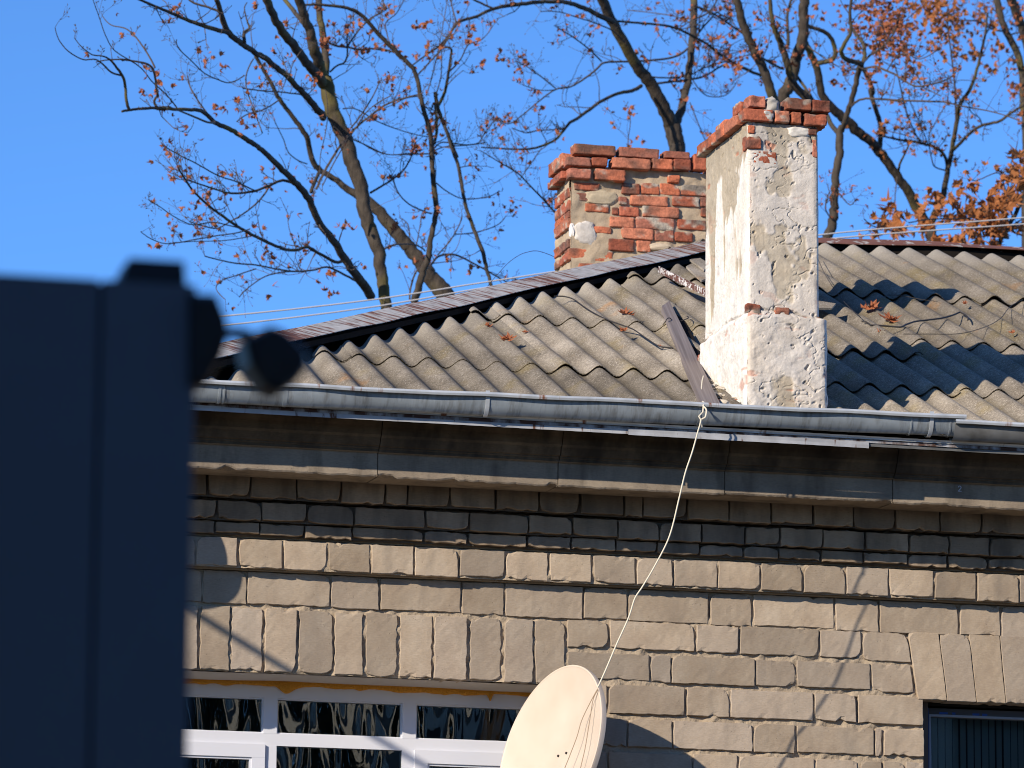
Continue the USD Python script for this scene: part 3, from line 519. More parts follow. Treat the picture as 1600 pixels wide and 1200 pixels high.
# ------------------------------------------------------------------ gutter with straps, drip edge
gutter = xform(house, 'gutter')
gA, gB = at(296, 595, Ygut), at(1508, 651.5, Ygut)
def gut(xa, xb, za, zb_, name, m, mr, R=.062, lab=None):
    n = max(8, int((xb-xa)/.05)); xs = np.linspace(xa, xb, n+1); zs_ = za+(zb_-za)*(xs-xa)/(xb-xa); th = np.linspace(0, math.pi, 15)
    dent = (meshkit.noise(np.stack([xs*3, xs*0, xs*0], -1), 21)-.5)
    V = []
    for x, z, dn in zip(xs, zs_, dent):
        y = Ygut+R-np.cos(th)*R*(1+.06*dn); zz = z-np.sin(th)*(R*1.62)*(1+.05*dn); V.append(np.column_stack([np.full(15, x), y, zz]))
    V = np.vstack(V); i, j = np.meshgrid(np.arange(n), np.arange(14), indexing='ij'); f = np.stack([i*15+j, (i+1)*15+j, (i+1)*15+j+1, i*15+j+1], -1).reshape(-1, 4)
    nn = np.array([0, 0, -.0022]); mb = MB(); mb.add(V, f)
    obj(gutter, name, mb.mesh(), m, smooth=True, label=lab)
    rim = MB(); xs2 = np.linspace(xa, xb, n+1); 
    prof_ = [(.004, -.004), (-.004, -.012), (-.022, -.013), (-.026, -.002), (-.022, .009), (-.004, .010)]
    vv = []
    for x, z, dn in zip(xs2, zs_, dent): vv.append(np.column_stack([np.full(6, x), [Ygut+p_[0]+dn*.006 for p_ in prof_], [z+p_[1]+dn*.008 for p_ in prof_]]))
    vv = np.vstack(vv); i, j = np.meshgrid(np.arange(n), np.arange(6), indexing='ij'); rim.add(vv, np.stack([i*6+j, i*6+(j+1) % 6, (i+1)*6+(j+1) % 6, (i+1)*6+j], -1).reshape(-1, 4))
    obj(gutter, 'rim', rim.mesh(), mr, smooth=30)
gz0 = gA[2]+(gB[2]-gA[2])*(XL-.1-gA[0])/(gB[0]-gA[0]); gut(XL-.1, gB[0], gz0, gB[2], 'trough', m_zinc, m_rim)
gz = lambda x: gA[2]+(gB[2]-gA[2])*(x-gA[0])/(gB[0]-gA[0])
gut(gB[0]-.06, XR, gB[2]-.028, gB[2]+.02, 'trough', m_oldzinc, m_rim, R=.060, lab='dull grey lower gutter length on the right')
def strap(px, py, w, m, name='strap', grow=1.035):
    x = at(px, py, Ygut)[0]; mb = MB(); th = np.linspace(-.2 if name == 'bracket' else .08, 2.0, 12)
    z = gz(x); R = .062*grow
    y = Ygut+.062-np.cos(th)*R; zz = z-np.sin(th)*R*1.62
    V = np.vstack([np.column_stack([np.full(12, x-w/2), y, zz]), np.column_stack([np.full(12, x+w/2), y, zz])]); i = np.arange(11)
    V2 = V.copy(); V2[:, 1] += .004; q = np.stack([i, i+12, i+13, i+1], 1)
    mb.add(np.vstack([V, V2]), np.vstack([q[:, ::-1], np.stack([i, i+1, i+25, i+24], 1), np.stack([12+i, 36+i, 37+i, 13+i], 1)]))
    obj(gutter, name, mb.mesh(), m, smooth=30)
for px, py, w in ((344, 612, .014), (351, 612, .010), (447, 618, .022), (1094, 655, .014), (1425, 662, .008), (1486, 668, .010)): strap(px, py, w, m_zinc, 'joint_band')
for px, py in ((762, 628), (1456, 665)): strap(px, py, .022, m_rim, 'bracket', 1.09)
# drip edge under the gutter
dr = MB(); xs = np.linspace(XL-.05, XR, 200)
pt = [(600, 641), (1300, 680)]; zd = lambda x: at(600, 642, Yfl)[2]+(at(1300, 681, Yfl)[2]-at(600, 642, Yfl)[2])*(x-at(600, 642, Yfl)[0])/(at(1300, 681, Yfl)[0]-at(600, 642, Yfl)[0])
sub = xform(house, 'drip_edge')
def strip(x0, x1, h0, h1, y, out, name, m, lab=None):
    n = max(6, int((x1-x0)/.06)); xs = np.linspace(x0, x1, n+1); wob = .010*(meshkit.noise(np.stack([xs*2.1, xs*0+h0*99, xs*0], -1), 31)-.5)
    za = np.array([zd(x) for x in xs])
    V = np.vstack([np.column_stack([xs, y-out+wob, za-h0]), np.column_stack([xs, y-out*.2+wob*.4, za-(h0+h1)/2]), np.column_stack([xs, y-out*.1+wob, za-h1])]); V2 = V+[0, .003, 0]; i = np.arange(n); k = n+1
    mb = MB(); fr = np.vstack([np.stack([i, i+k, i+k+1, i+1], 1), np.stack([i+k, i+2*k, i+2*k+1, i+k+1], 1)]); N = 3*k
    mb.add(np.vstack([V, V2]), np.vstack([fr, fr[:, ::-1]+N, np.stack([i, i+1, i+1+N, i+N], 1), np.stack([2*k+i, 2*k+i+N, 2*k+i+1+N, 2*k+i+1], 1)]))
    obj(sub, name, mb.mesh(), m, label=lab)
xf = at(981, 669, Yfl)[0]
strip(XL-.05, XR, -.004, .010, Yfl-.012, .018, 'edge_lip', m_rim)
strip(XL-.05, XR, .011, .028, Yfl-.004, .0, 'edge_strip', m_drip, 'rusty upper strip of the drip edge')
strip(XL-.05, xf, .024, .052, Yfl, .0, 'edge_strip', m_driplow)
strip(xf, at(1357, 688, Yfl)[0], .024, .058, Yfl-.010, .0, 'edge_strip', m_driplow, 'brighter lapped length of the edge strip')
strip(at(1357, 688, Yfl)[0], XR, .024, .046, Yfl, .0, 'edge_strip', m_oldzinc)
sf = MB(); sf.box((XL, Yfl+.006, zso+.03), (XR, -.587, zso+.06)); sf.box((XL, Yfl+.006, zso+.06), (XR, Yfl+.03, zd(0)+.03)); obj(sub, 'eaves_board', sf.mesh(), m_blackbeam)

# ------------------------------------------------------------------ plastered chimney
chim = xform(house, 'chimney', 'tall white plastered chimney with a broken red brick crown')
ZT, ZB_, ZL = at(1200, 193, -.55)[2], at(1230, 640, -.6)[2]-.11, at(1200, 490, -.56)[2]
def fb(p, o, s): return meshkit.fbm(p, o, s)
def facegrid(face, u0, u1, z0, z1, fix, sgn, step=.0042, base=0.0, sd=0):
    """one plastered face; returns vertices, faces, colours. Layers: brick 0, grey undercoat, thin white limewash; each has real thickness and a ragged edge"""
    nu, nz = max(2, int((u1-u0)/step)), int((z1-z0)/step)
    U, Z = np.meshgrid(np.linspace(u0, u1, nu+1), np.linspace(z0, z1, nz+1), indexing='ij')
    q = np.stack([U, Z, U*0+sd*3.7], -1)
    n1, n2, n3 = fb(q*[7, 5, 1], 4, sd), fb(q*[22, 22, 1], 3, sd+5), fb(q*[60, 60, 1], 2, sd+9)
    up = np.clip((Z-ZL)/(ZT-ZL), -.3, 1)
    uu = (U-u0)/(u1-u0)
    if face == 'left':      # uu: 0 = front edge
        white = fb(q*[9, 2.2, 1], 4, sd+2)+.30*(1-up)-.20*uu*(up > 0)*(.3+.7*up)-.15*np.clip(up-.55, 0, 1)*2+.055-.10*(Z < ZL)*np.clip((ZL-Z)/.4, 0, 1)*0
        lay = np.clip((white-.56)*26, 0, 1)
        grime = np.clip((up-.80)*3, 0, 1)*.35
        c_under, c_white = np.array([.40, .335, .245]), np.array([.66, .62, .555])
    else:
        white = fb(q*[8, 7, 1], 4, sd+2)+.10*(1-up)-.20*np.clip(up-.78, 0, 1)*3
        lay = np.clip((white-.46)*22, 0, 1)
        grime = np.clip((up-.86)*4, 0, 1)*.5
        c_under, c_white = np.array([.44, .375, .285]), np.array([.55, .495, .43])
    col = c_under*(1-lay[..., None])+c_white*lay[..., None]
    col = col*(.74+.52*n2)[..., None]*(.86+.28*fb(q*[70, 9, 1], 3, sd+77))[..., None]
    warm = np.clip((fb(q*[5, 4, 1], 3, sd+21)-.52)*5, 0, 1)*.35
    col = col*(1-warm[..., None]*np.array([.02, .12, .26]))
    h = lay*.0045+(n1-.5)*.013+(n2-.5)*.0045+(n3-.5)*.0022
    # flaked holes with a sharp edge
    pit = np.clip((fb(q*[27, 24, 1], 3, sd+31)-.695)*34, 0, 1)*(1 if face == 'front' else .45)
    crack = np.abs(fb(q*[11, 14, 1], 3, sd+41)-.5); cr = np.clip(1-crack/.016, 0, 1)*np.clip((fb(q*[4, 4, 1], 2, sd+43)-.44)*9, 0, 1)*(1.0 if face == 'front' else .5)
    h -= pit*.010+cr*.007
    col = col*(1-.30*pit-.25*cr)[..., None]
    # the ledge where the base coat ends
    led = ZL+.028*(fb(np.stack([U*14, U*0, U*0+sd], -1), 4, sd+51)-.5)*2+(.02*(1-uu) if face == 'front' else 0)
    inb = np.clip((led-Z)/.010, 0, 1); 
    h += inb*(.007+.010*n2)
    dl = np.abs(Z-led); seam = np.clip(1-dl/.012, 0, 1)*np.clip((fb(q*[9, 30, 1], 2, sd+53)-.25)*3, 0, 1)
    h -= seam*.016; col = col*(1-.30*seam)[..., None]
    red = np.clip((fb(q*[14, 26, 1], 3, sd+57)-.60)*16, 0, 1)*np.clip(1-np.abs(Z-ZL+.03)/.07, 0, 1)
    red = np.maximum(red, np.clip((fb(q*[10, 18, 1], 3, sd+61)-.66)*20, 0, 1)*np.clip(.25+(Z > ZT-.22)*.6+(Z < ZL-.3)*.4, 0, 1)*.9)
    edge = np.clip(1-np.minimum(uu, 1-uu)*(u1-u0)/.022, 0, 1); red = np.maximum(red, np.clip((fb(q*[4, 11, 1], 3, sd+67)-.60)*14, 0, 1)*edge*.8)
    h -= red*.006
    col = col*(1-red[..., None])+np.array([.42, .165, .095])*red[..., None]*(.7+.6*n2[..., None])
    col = col*(1-grime*n1*1.2)[..., None]
    # corners worn round
    e2 = np.minimum(U-u0, u1-U); h -= .012*np.clip(1-e2/.016, 0, 1)**2+.010*np.clip(1-e2/.03, 0, 1)*n1
    i = np.arange(U.size).reshape(U.shape); fq = np.stack([i[:-1, :-1].ravel(), i[1:, :-1].ravel(), i[1:, 1:].ravel(), i[:-1, 1:].ravel()], 1)
    if face in ('front', 'back'): V = np.stack([U, fix+sgn*(h+inb*base), Z], -1)
    else: V = np.stack([fix+sgn*(h+inb*base), U, Z], -1)
    return V.reshape(-1, 3), fq, np.clip(col.reshape(-1, 3), .01, .85)
def wedgecut(V):   # the base is spread a little below the ledge
    below = np.clip((ZL-V[:, 2])/.02, 0, 1)
    cx, cy = (C1X[0]+C1X[1])/2, (C1Y[0]+C1Y[1])/2
    V = V.copy(); V[:, 0] += below*np.sign(V[:, 0]-cx)*.012*np.clip(np.abs(V[:, 0]-cx)/.19, 0, 1); V[:, 1] += below*np.sign(V[:, 1]-cy)*.022*np.clip(np.abs(V[:, 1]-cy)/.4, 0, 1)
    V[:, 0] += below*np.where(V[:, 0] > cx, .018, 0)
    return V
for fc, u0, u1, fix, sg, st, s_ in (('front', *C1X, C1Y[0], -1, .0042, 1), ('left', *C1Y, C1X[0], -1, .0046, 2), ('back', *C1X, C1Y[1], 1, .02, 3), ('right', *C1Y, C1X[1], 1, .02, 4)):
    V, fq, col = facegrid(fc, u0, u1, ZB_, ZT, fix, sg, st, sd=s_)
    V = wedgecut(V)
    if fc in ('front', 'right'): pass
    V[:, 0] += .0
    obj(chim, 'plaster_face', (V, fq if fc in ('front', 'right') else fq[:, ::-1]), m_tint, smooth=True, color=col)
core = MB(); core.box((C1X[0]+.03, C1Y[0]+.03, ZB_), (C1X[1]-.03, C1Y[1]-.03, ZT+.005)); obj(chim, 'masonry_core', core.mesh(), m_mortar)
RED = [(.33, .095, .05), (.40, .12, .06), (.29, .085, .048), (.42, .15, .085), (.34, .125, .08)]
def brick3(parent, a, b, sd, soil=.0, chip=.6, lum=1.0, name='brick'):
    """a worn clay brick filling the box a-b: rounded hull with knocked corners, then roughened"""
    r = np.random.default_rng(sd); a, b = np.asarray(a, float), np.asarray(b, float)
    c, hs = (a+b)/2, (b-a)/2; bx = trimesh.creation.box(2*hs)
    v, f = np.array(bx.vertices), np.array(bx.faces); 
    for _ in range(4): v, f = trimesh.remesh.subdivide(v, f)
    rr = min(.007, hs.min()*.3); inner = np.clip(v, -(hs-rr), hs-rr); dlt = v-inner; ln = np.linalg.norm(dlt, axis=1, keepdims=True); v = inner+dlt/np.maximum(ln, 1e-9)*np.minimum(ln, rr)
    w = v+c; nn = meshkit.fbm(w*38, 3, sd)-.5; big = meshkit.noise(w*16, sd+3)
    v = v*(1+0*nn[:, None]); dirn = v/np.maximum(np.abs(v/hs).max(1, keepdims=True), 1e-6); 
    v -= (dirn/np.linalg.norm(dirn, axis=1, keepdims=True))*(nn*.012+np.clip(big-.60, 0, 1)*.06*chip)[:, None]
    col = np.array(RED[r.integers(len(RED))])*r.uniform(.75, 1.2)*lum; col = np.tile(col, (len(v), 1))*(.8+.5*meshkit.fbm(w*30, 3, sd+8))[:, None]
    mort = np.clip((meshkit.fbm(w*13, 3, sd+13)-.66+soil)*9, 0, 1)[:, None]; col = col*(1-mort)+np.array([.40, .34, .27])*mort
    sootm = np.clip((meshkit.fbm(w*9, 3, sd+17)-.50)*6+np.clip((v[:, 2]/hs[2]-.8)*3, 0, 1)*.5, 0, 1)[:, None]*.65; col = col*(1-sootm)+np.array([.07, .055, .045])*sootm
    return obj(parent, name, (v+c, f), m_brick, smooth=True, color=np.clip(col, .01, .8))
def lump(parent, a, b, sd, col, name='mortar_lump', amp=.45):
    r = np.random.default_rng(sd); a, b = np.asarray(a, float), np.asarray(b, float); ic = trimesh.creation.icosphere(3); v = np.array(ic.vertices); hs = (b-a)/2
    v = np.sign(v)*np.abs(v)**.7; v = v*(1-amp*(meshkit.fbm(v*2.1+sd, 4, sd)-.35)[:, None])*hs+(a+b)/2
    cc = np.tile(np.array(col), (len(v), 1))*(.75+.5*meshkit.fbm(v*40, 3, sd))[:, None]
    return obj(parent, name, (v, np.array(ic.faces)), m_rubble, smooth=True, color=np.clip(cc, .01, .85))
def bx_px(px0, py0, px1, py1, Y, depth, slope=.05):
    """box whose front face covers these photo pixels on the plane Y"""
    p, q = at(px0, py1-slope*0, Y), at(px1, py0, Y); xm = (py0+py1)/2
    a, b = at(px0, xm, Y), at(px1, xm, Y); zc = (at((px0+px1)/2, py1, Y)[2], at((px0+px1)/2, py0, Y)[2])
    return (a[0], Y, zc[0]), (b[0], Y+depth, zc[1])
OV = .040; Yo = C1Y[0]-OV
zk = [ZT+.002, ZT+.002+.066, ZT+.075+.066]
bs = 5000
def row_front(pxs, k, depth=.12, Y=Yo, lum=1.0, soil=0.):
    global bs
    for a, b in pxs:
        bs += 1; xa, xb = at(a, 183, Y)[0], at(b, 183, Y)[0]; dz = rnd.uniform(-.004, .004)
        brick3(chim, (xa, Y+rnd.uniform(-.006, .006), ZT+.002+.076*k+dz), (xb, Y+depth, ZT+.068+.076*k+dz), bs, lum=lum, soil=soil)
row_front([(1163, 1209), (1212, 1235), (1238, 1253), (1258, 1293)], 0, soil=.05)
row_front([(1171, 1197)], 1, Y=Yo+.01); row_front([(1229, 1268)], 1, Y=Yo+.005, soil=.12, lum=.75); row_front([(1270, 1299)], 1, Y=Yo, lum=.85)
zk0 = ZT+.002
lump(chim, (at(1197, 170, Yo)[0], Yo+.0, zk0+.035), (at(1222, 170, Yo)[0], Yo+.13, zk0+.15), 61, (.34, .31, .27)); lump(chim, (at(1190, 183, Yo)[0], Yo-.004, zk0+.0), (at(1212, 183, Yo)[0], Yo+.08, zk0+.075), 62, (.42, .39, .35))
ys = [Yo+.125, Yo+.37, Yo+.63, C1Y[1]+.05]
for a, b in zip(ys[:-1], ys[1:]):                                # left flank of the crown, stretchers
    bs += 1; brick3(chim, (C1X[0]-OV, a+.006, zk0), (C1X[0]-OV+.12, b-.006, zk0+.066), bs, soil=.04)
bs += 1; brick3(chim, (C1X[0]-OV+.02, Yo+.125, zk0+.076), (C1X[0]+.09, Yo+.27, zk0+.138), bs, soil=.1)
bs += 1; brick3(chim, (C1X[0]-.02, Yo+.40, zk0+.070), (C1X[0]+.10, Yo+.60, zk0+.105), bs, soil=.2)
for a, b in zip(ys[:-1], ys[1:]):
    bs += 1; brick3(chim, (C1X[1]+OV-.12, a+.006, zk0), (C1X[1]+OV, b-.006, zk0+.066), bs)
    bs += 1; brick3(chim, (C1X[1]+OV-.13, a+.006, zk0+.076), (C1X[1]+OV-.01, b-.006, zk0+.14), bs) if a < .3 else None
for xa, xb in ((C1X[0]+.07, C1X[0]+.29), (C1X[0]+.30, C1X[1]-.08)):
    bs += 1; brick3(chim, (xa, C1Y[1]-.06, zk0), (xb, C1Y[1]+.05, zk0+.066), bs)
# bricks laid bare under the crown
for px0, py0, px1, py1, dp, pr in ((1170, 195, 1180, 208, .1, .012), (1168, 210, 1190, 232, .1, .020), (1178, 236, 1214, 256, .1, .006), (1262, 199, 1277, 211, .1, .012), (1270, 215, 1277, 245, .06, .010)):
    a, b = bx_px(px0, py0, px1, py1, C1Y[0]-pr, dp); bs += 1; brick3(chim, a, b, bs, chip=.9)
a, b = bx_px(1230, 196, 1270, 214, C1Y[0]-.016, .06); lump(chim, a, b, 63, (.58, .54, .48))
for px, py, w, h_ in ((1178, 482, 22, 16), (1222, 486, 24, 12), (1176, 628, 10, 22), (1098, 562, 9, 20)):
    Y = C1Y[0]-.02 if px > 1150 else .30
    a, b = bx_px(px-w/2, py-h_/2, px+w/2, py+h_/2, Y, .05); bs += 1; brick3(chim, a, b, bs, chip=1.0, soil=.1)
# rubble round the chimney's foot
rub = MB(); cols = []
for k in range(70):
    px, py = rnd.uniform(1108, 1172), rnd.uniform(596, 637); 
    if (px-1105)*.62+588 > py+14: continue
    c = onplane(px, py, NR, P0)+[0, 0, .02]; s_ = rnd.uniform(.008, .03); ic = trimesh.creation.icosphere(1); v = np.array(ic.vertices)*(1+.5*(np.random.default_rng(k).random((42, 1))-.5))*s_*[1.2, 1, .7]
    rub.add(v+c, ic.faces); cols.append(np.tile(np.array([(.50, .43, .33), (.42, .36, .28), (.40, .16, .09), (.6, .55, .46)][k % 4])*rnd.uniform(.8, 1.1), (42, 1)))
p = numbered('/World/mortar_rubble')
obj(None, 'mortar_rubble_heap', rub.mesh(), m_rubble, color=np.vstack(cols))
note(stage.GetPrimAtPath('/World/mortar_rubble_heap'), 'heap of crumbled mortar and brick bits at the foot of the white chimney', 'rubble', kind='stuff')

# ------------------------------------------------------------------ bare brick chimney behind the hip
ch2 = xform(house, 'chimney', 'squat bare red brick chimney behind the rusty hip sheet')
Y2 = 4.72; z4 = lambda x, y: (860+x/5.454, 210+y/5.454)
def rowz(yz0, yz1, x): return bx_px(*z4(x, yz0), *z4(x+10, yz1), Y2, .1)
cx0 = at(890, 330, Y2)[0]; cx1 = cx0+1.17; cyb = Y2+.38
ctop = at(*z4(700, 290), Y2)[2]; cbot = rz(RY)-1.3
V = []
def mortar_face(x0, x1, z0, z1, Y, sd):
    nx, nz = int((x1-x0)/.012), int((z1-z0)/.012); X, Z = np.meshgrid(np.linspace(x0, x1, nx+1), np.linspace(z0, z1, nz+1), indexing='ij')
    q = np.stack([X, Z, X*0], -1); n = meshkit.fbm(q*24, 4, sd); big = meshkit.fbm(q*5, 3, sd+4); sm = np.clip((big-.50)*6, 0, 1)
    Yv = Y+.016-.012*(n-.3)-sm*.013
    col = (np.array([.40, .31, .21])*(.75+.5*n[..., None])); wh = np.clip((meshkit.fbm(q*4+7, 3, sd)-.62)*14, 0, 1)[..., None]
    i = np.arange(X.size).reshape(X.shape); return np.stack([X, Yv, Z], -1).reshape(-1, 3), np.stack([i[:-1, :-1].ravel(), i[1:, :-1].ravel(), i[1:, 1:].ravel(), i[:-1, 1:].ravel()], 1), col.reshape(-1, 3)
v, f, c = mortar_face(cx0+.013, cx1, cbot, ctop, Y2, 4); obj(ch2, 'mortar_face', (v, f), m_tint, smooth=True, color=c)
v, f, c = mortar_face(Y2+.013, cyb, cbot, ctop, cx0, 5); v = np.column_stack([v[:, 1], v[:, 0], v[:, 2]]); obj(ch2, 'mortar_face', (v, f[:, ::-1]), m_tint, smooth=True, color=c)
cr = MB(); cr.box((cx0+.0175, Y2+.0175, cbot), (cx1, cyb-.002, ctop-.003)); obj(ch2, 'masonry_core', cr.mesh(), m_mortar)
R2 = [  # (x0, x1, y0, y1, proud, soil, lum) in the enlarged photograph
 (205, 560, 85, 172, .05, 0, .8), (590, 930, 113, 195, .05, 0, .8), (970, 1190, 143, 205, .045, 0, .75),
 (140, 350, 190, 265, .055, 0, .95), (355, 490, 195, 267, .055, 0, .95), (530, 855, 200, 290, .055, 0, 1), (870, 1045, 205, 295, .055, .04, 1), (1055, 1200, 208, 300, .055, .04, 1), (1225, 1345, 165, 300, .055, .05, 1),
 (160, 350, 288, 372, .055, 0, 1.05), (385, 640, 295, 390, .05, .05, 1.05), (655, 1000, 320, 400, -.03, 0, .6), (1005, 1105, 345, 410, .03, 0, 1.05), (1110, 1335, 340, 415, -.03, 0, .6),
 (210, 420, 412, 475, .006, .12, 1.05), (610, 762, 415, 507, .006, .08, 1.05), (778, 930, 415, 510, .006, .1, 1), (934, 1106, 418, 517, .006, .14, 1.0), (1115, 1340, 430, 520, .004, .12, 1),
 (585, 655, 528, 597, .004, .05, 1), (685, 1002, 518, 606, .012, -.02, 1.15), (1040, 1272, 528, 612, .004, .12, 1), (1282, 1345, 535, 615, .004, .05, .9),
 (300, 500, 590, 660, -.002, .1, 1), (528, 580, 620, 680, .0, .05, 1), (590, 758, 615, 696, .005, .1, 1.1), (788, 1100, 613, 706, .010, .06, 1.1), (1285, 1345, 625, 700, .004, .08, 1),
 (508, 716, 700, 792, .006, .06, 1.1), (732, 1058, 708, 812, .008, .14, 1.05), (1086, 1330, 726, 812, .003, .16, 1),
 (378, 522, 785, 842, .002, .08, 1), (612, 880, 798, 892, .009, .02, 1.15), (890, 1055, 815, 910, .006, .12, 1.05), (1062, 1216, 832, 912, .006, .0, 1.1),
 (498, 714, 890, 992, .006, .0, .95), (738, 856, 905, 1000, .004, .06, 1), (158, 530, 975, 1080, -.006, .04, .95), (240, 480, 1100, 1180, .003, .05, 1), (200, 450, 500, 570, -.004, .16, 1)]
for x0, x1, y0, y1, pr, so, lu in R2:
    (a0, b0), (a1, b1) = z4(x0, y0), z4(x1, y1); a, b = bx_px(a0, b0, a1, b1, Y2-pr, .115); bs += 1; brick3(ch2, a, b, bs, soil=so, lum=lu, chip=.45)
for y0, y1, x0, x1, pr in ((150, 265, 0, 0, .05), (305, 370, 0, 0, .055), (440, 530, 0, 0, .005), (545, 640, 0, 0, .004), (640, 700, 0, 0, .004), (700, 790, 0, 0, .01), (880, 960, 0, 0, .01), (990, 1060, 0, 0, .006)):   # left flank
    z0, z1_ = at(*z4(150, y1), Y2)[2], at(*z4(150, y0), Y2)[2]; bs += 1
    brick3(ch2, (cx0-pr, Y2+.02-.0*pr, z0), (cx0-pr+.11, Y2+.25, z1_), bs, soil=.08, lum=1.0); bs += 1
    brick3(ch2, (cx0-pr, Y2+.262, z0), (cx0-pr+.11, cyb, z1_), bs, soil=.1, lum=1.0)
a, b = bx_px(*z4(205, 725), *z4(395, 945), Y2-.012, .05); lump(ch2, a, b, 71, (.52, .47, .41), 'plaster_patch', .6)
a, b = bx_px(*z4(168, 740), *z4(212, 880), Y2-.004, .05); lump(ch2, a, b, 72, (.74, .70, .64), 'plaster_patch', .6)
a, b = bx_px(*z4(285, 465), *z4(590, 600), Y2-.010, .05); lump(ch2, a, b, 73, (.42, .34, .23), 'plaster_patch', .5)
a, b = bx_px(*z4(830, 925), *z4(1060, 990), Y2-.014, .05); lump(ch2, a, b, 74, (.47, .38, .27), 'plaster_patch', .4)
for k in range(4):                                                # crown bricks on the side that the other chimney hides
    bs += 1; brick3(ch2, (at(1110, 260, Y2)[0]+.0+k*.13, Y2-.05, ctop+.01), (at(1110, 260, Y2)[0]+k*.13+.12, Y2+.2, ctop+.08), bs)

# ------------------------------------------------------------------ low stack standing behind the white chimney (its shadow falls on the slates to the right)
ch3 = xform(house, 'chimney', 'low brick stack standing behind the white chimney')
mb = MB(); mb.box((2.02, 2.10, rz(2.1)-.4), (2.36, 2.44, 8.58)); obj(ch3, 'masonry_core', mb.mesh(), m_mortar)
for k in range(2):
    for xa, xb, ya, yb in ((2.0, 2.185, 2.08, 2.26), (2.19, 2.38, 2.08, 2.26), (2.0, 2.185, 2.265, 2.46), (2.19, 2.38, 2.265, 2.46)):
        bs += 1; brick3(ch3, (xa, ya, 8.582+k*.075), (xb, yb, 8.648+k*.075), bs)

# ------------------------------------------------------------------ windows
def frame_window(name, lab, Y, outer, panes, sashes, m, glassY, backY, jambs):
    w = xform(house, name, lab); return w
YW = .36
wx = lambda px: at(px, 1120+(px-600)*.045, YW)[0]
wz = lambda py, px=560: at(px, py, YW)[2]
win = xform(house, 'window', 'white plastic window with six panes and yellow foam along its head')
wl, wr = wx(120), wx(884); ztop = wz(1076); ztr0, ztr1 = wz(1170), wz(1151); zbot = zsill+.02
p0 = wz(1096)
fr = MB(); D0, D1 = YW, YW+.07
fr.box((wl, D0, p0), (wr, D1, ztop)); fr.box((wl, D0, ztr0), (wr, D1, ztr1)); fr.box((wl, D0, zbot), (wr, D1, zbot+.07))
cols_ = [(wl, wl+.06), (wx(412), wx(433)), (wx(629), wx(650)), (wr-.06, wr)]
for a, b in cols_: fr.box((a, D0-.001, zbot+.07), (b, D1-.002, ztr0)); fr.box((a, D0-.001, ztr1), (b, D1-.002, p0))
obj(win, 'frame', fr.mesh(), m_white)
gap = [(cols_[k][1], cols_[k+1][0]) for k in range(3)]
for a, b in gap:
    bd = MB()                                                      # glazing beads of the upper lights
    for q in (((a, D0+.012, ztr1), (a+.007, D1-.01, p0)), ((b-.007, D0+.012, ztr1), (b, D1-.01, p0)), ((a+.007, D0+.012, ztr1), (b-.007, D1-.01, ztr1+.007)), ((a+.007, D0+.012, p0-.007), (b-.007, D1-.01, p0))): bd.box(*q)
    obj(win, 'bead', bd.mesh(), m_white)
    gl = MB(); gl.box((a, D0+.03, ztr1), (b, D0+.034, p0)); obj(win, 'pane', gl.mesh(), m_glass)
for k, (a, b) in enumerate(gap):
    if k != 1:                                                     # opening sashes left and right
        s_ = MB(); a2, b2 = a-.008, b+.008; t = ztr0+.004; h_ = .072
        s_.box((a2, D0-.018, t-h_), (b2, D1-.03, t)); s_.box((a2, D0-.018, zbot+.05), (b2, D1-.03, zbot+.05+h_)); s_.box((a2, D0-.017, zbot+.05+h_), (a2+h_, D1-.03, t-h_)); s_.box((b2-h_, D0-.017, zbot+.05+h_), (b2, D1-.03, t-h_))
        sash = obj(win, 'sash', s_.mesh(), m_white); ga = (a2+h_, b2-h_, zbot+.05+h_, t-h_)
        bd = MB()
        for q in (((ga[0], D0-.008, ga[3]-.012), (ga[1], D0+.01, ga[3])), ((ga[0], D0-.008, ga[2]), (ga[0]+.012, D0+.01, ga[3]-.012)), ((ga[1]-.012, D0-.008, ga[2]), (ga[1], D0+.01, ga[3]-.012))): bd.box(*q)
        obj(win, 'bead', bd.mesh(), m_white)
    else: ga = (a, b, zbot+.07, ztr0)
    gl = MB(); gl.box((ga[0], D0+.018, ga[2]), (ga[1], D0+.022, ga[3])); obj(win, 'pane', gl.mesh(), m_glass)
fo = MB(); n = 520; xs = np.linspace(wl, wr, n); hh = .015+.014*(meshkit.fbm(np.stack([xs*9, xs*0, xs*0], -1), 3, 3)-.5)*2
for xb_, ww, dd in ((wx(446), .045, .034), (wx(765), .012, .040), (wx(560), .03, .012), (wx(640), .06, .010), (wx(350), .05, .010), (wx(240), .02, .02)): hh = hh+dd*np.exp(-((xs-xb_)/ww)**2)
fv = []
for x, h_ in zip(xs, hh): fv.append([[x, D0+.03, ztop+.05], [x, D0-.012, ztop+.05], [x, D0-.016-.2*h_, ztop+.015-h_*.5], [x, D0-.010, ztop+.006-h_], [x, D0+.03, ztop+.004-h_*.3]])
fv = np.array(fv).reshape(-1, 3); i, j = np.meshgrid(np.arange(n-1), np.arange(5), indexing='ij'); fo.add(fv, np.stack([i*5+j, i*5+(j+1) % 5, (i+1)*5+(j+1) % 5, (i+1)*5+j], -1).reshape(-1, 4))
obj(win, 'foam_bead', fo.mesh(), m_foam, smooth=40)
rv = MB(); zs_l = zs[0]
nn_ = 120; xs = np.linspace(XL, WX0+.02, nn_); wob = .006*(meshkit.noise(np.stack([xs*2.5, xs*0, xs*0], -1), 3)-.5)*2
v = np.vstack([np.column_stack([xs, np.full(nn_, .055), zs_l+.004+wob*.3]), np.column_stack([xs, np.full(nn_, D0+.10), ztop+.016+wob])]); i = np.arange(nn_-1); rv.add(v, np.stack([i, i+1, nn_+i+1, nn_+i], 1)[:, ::-1])
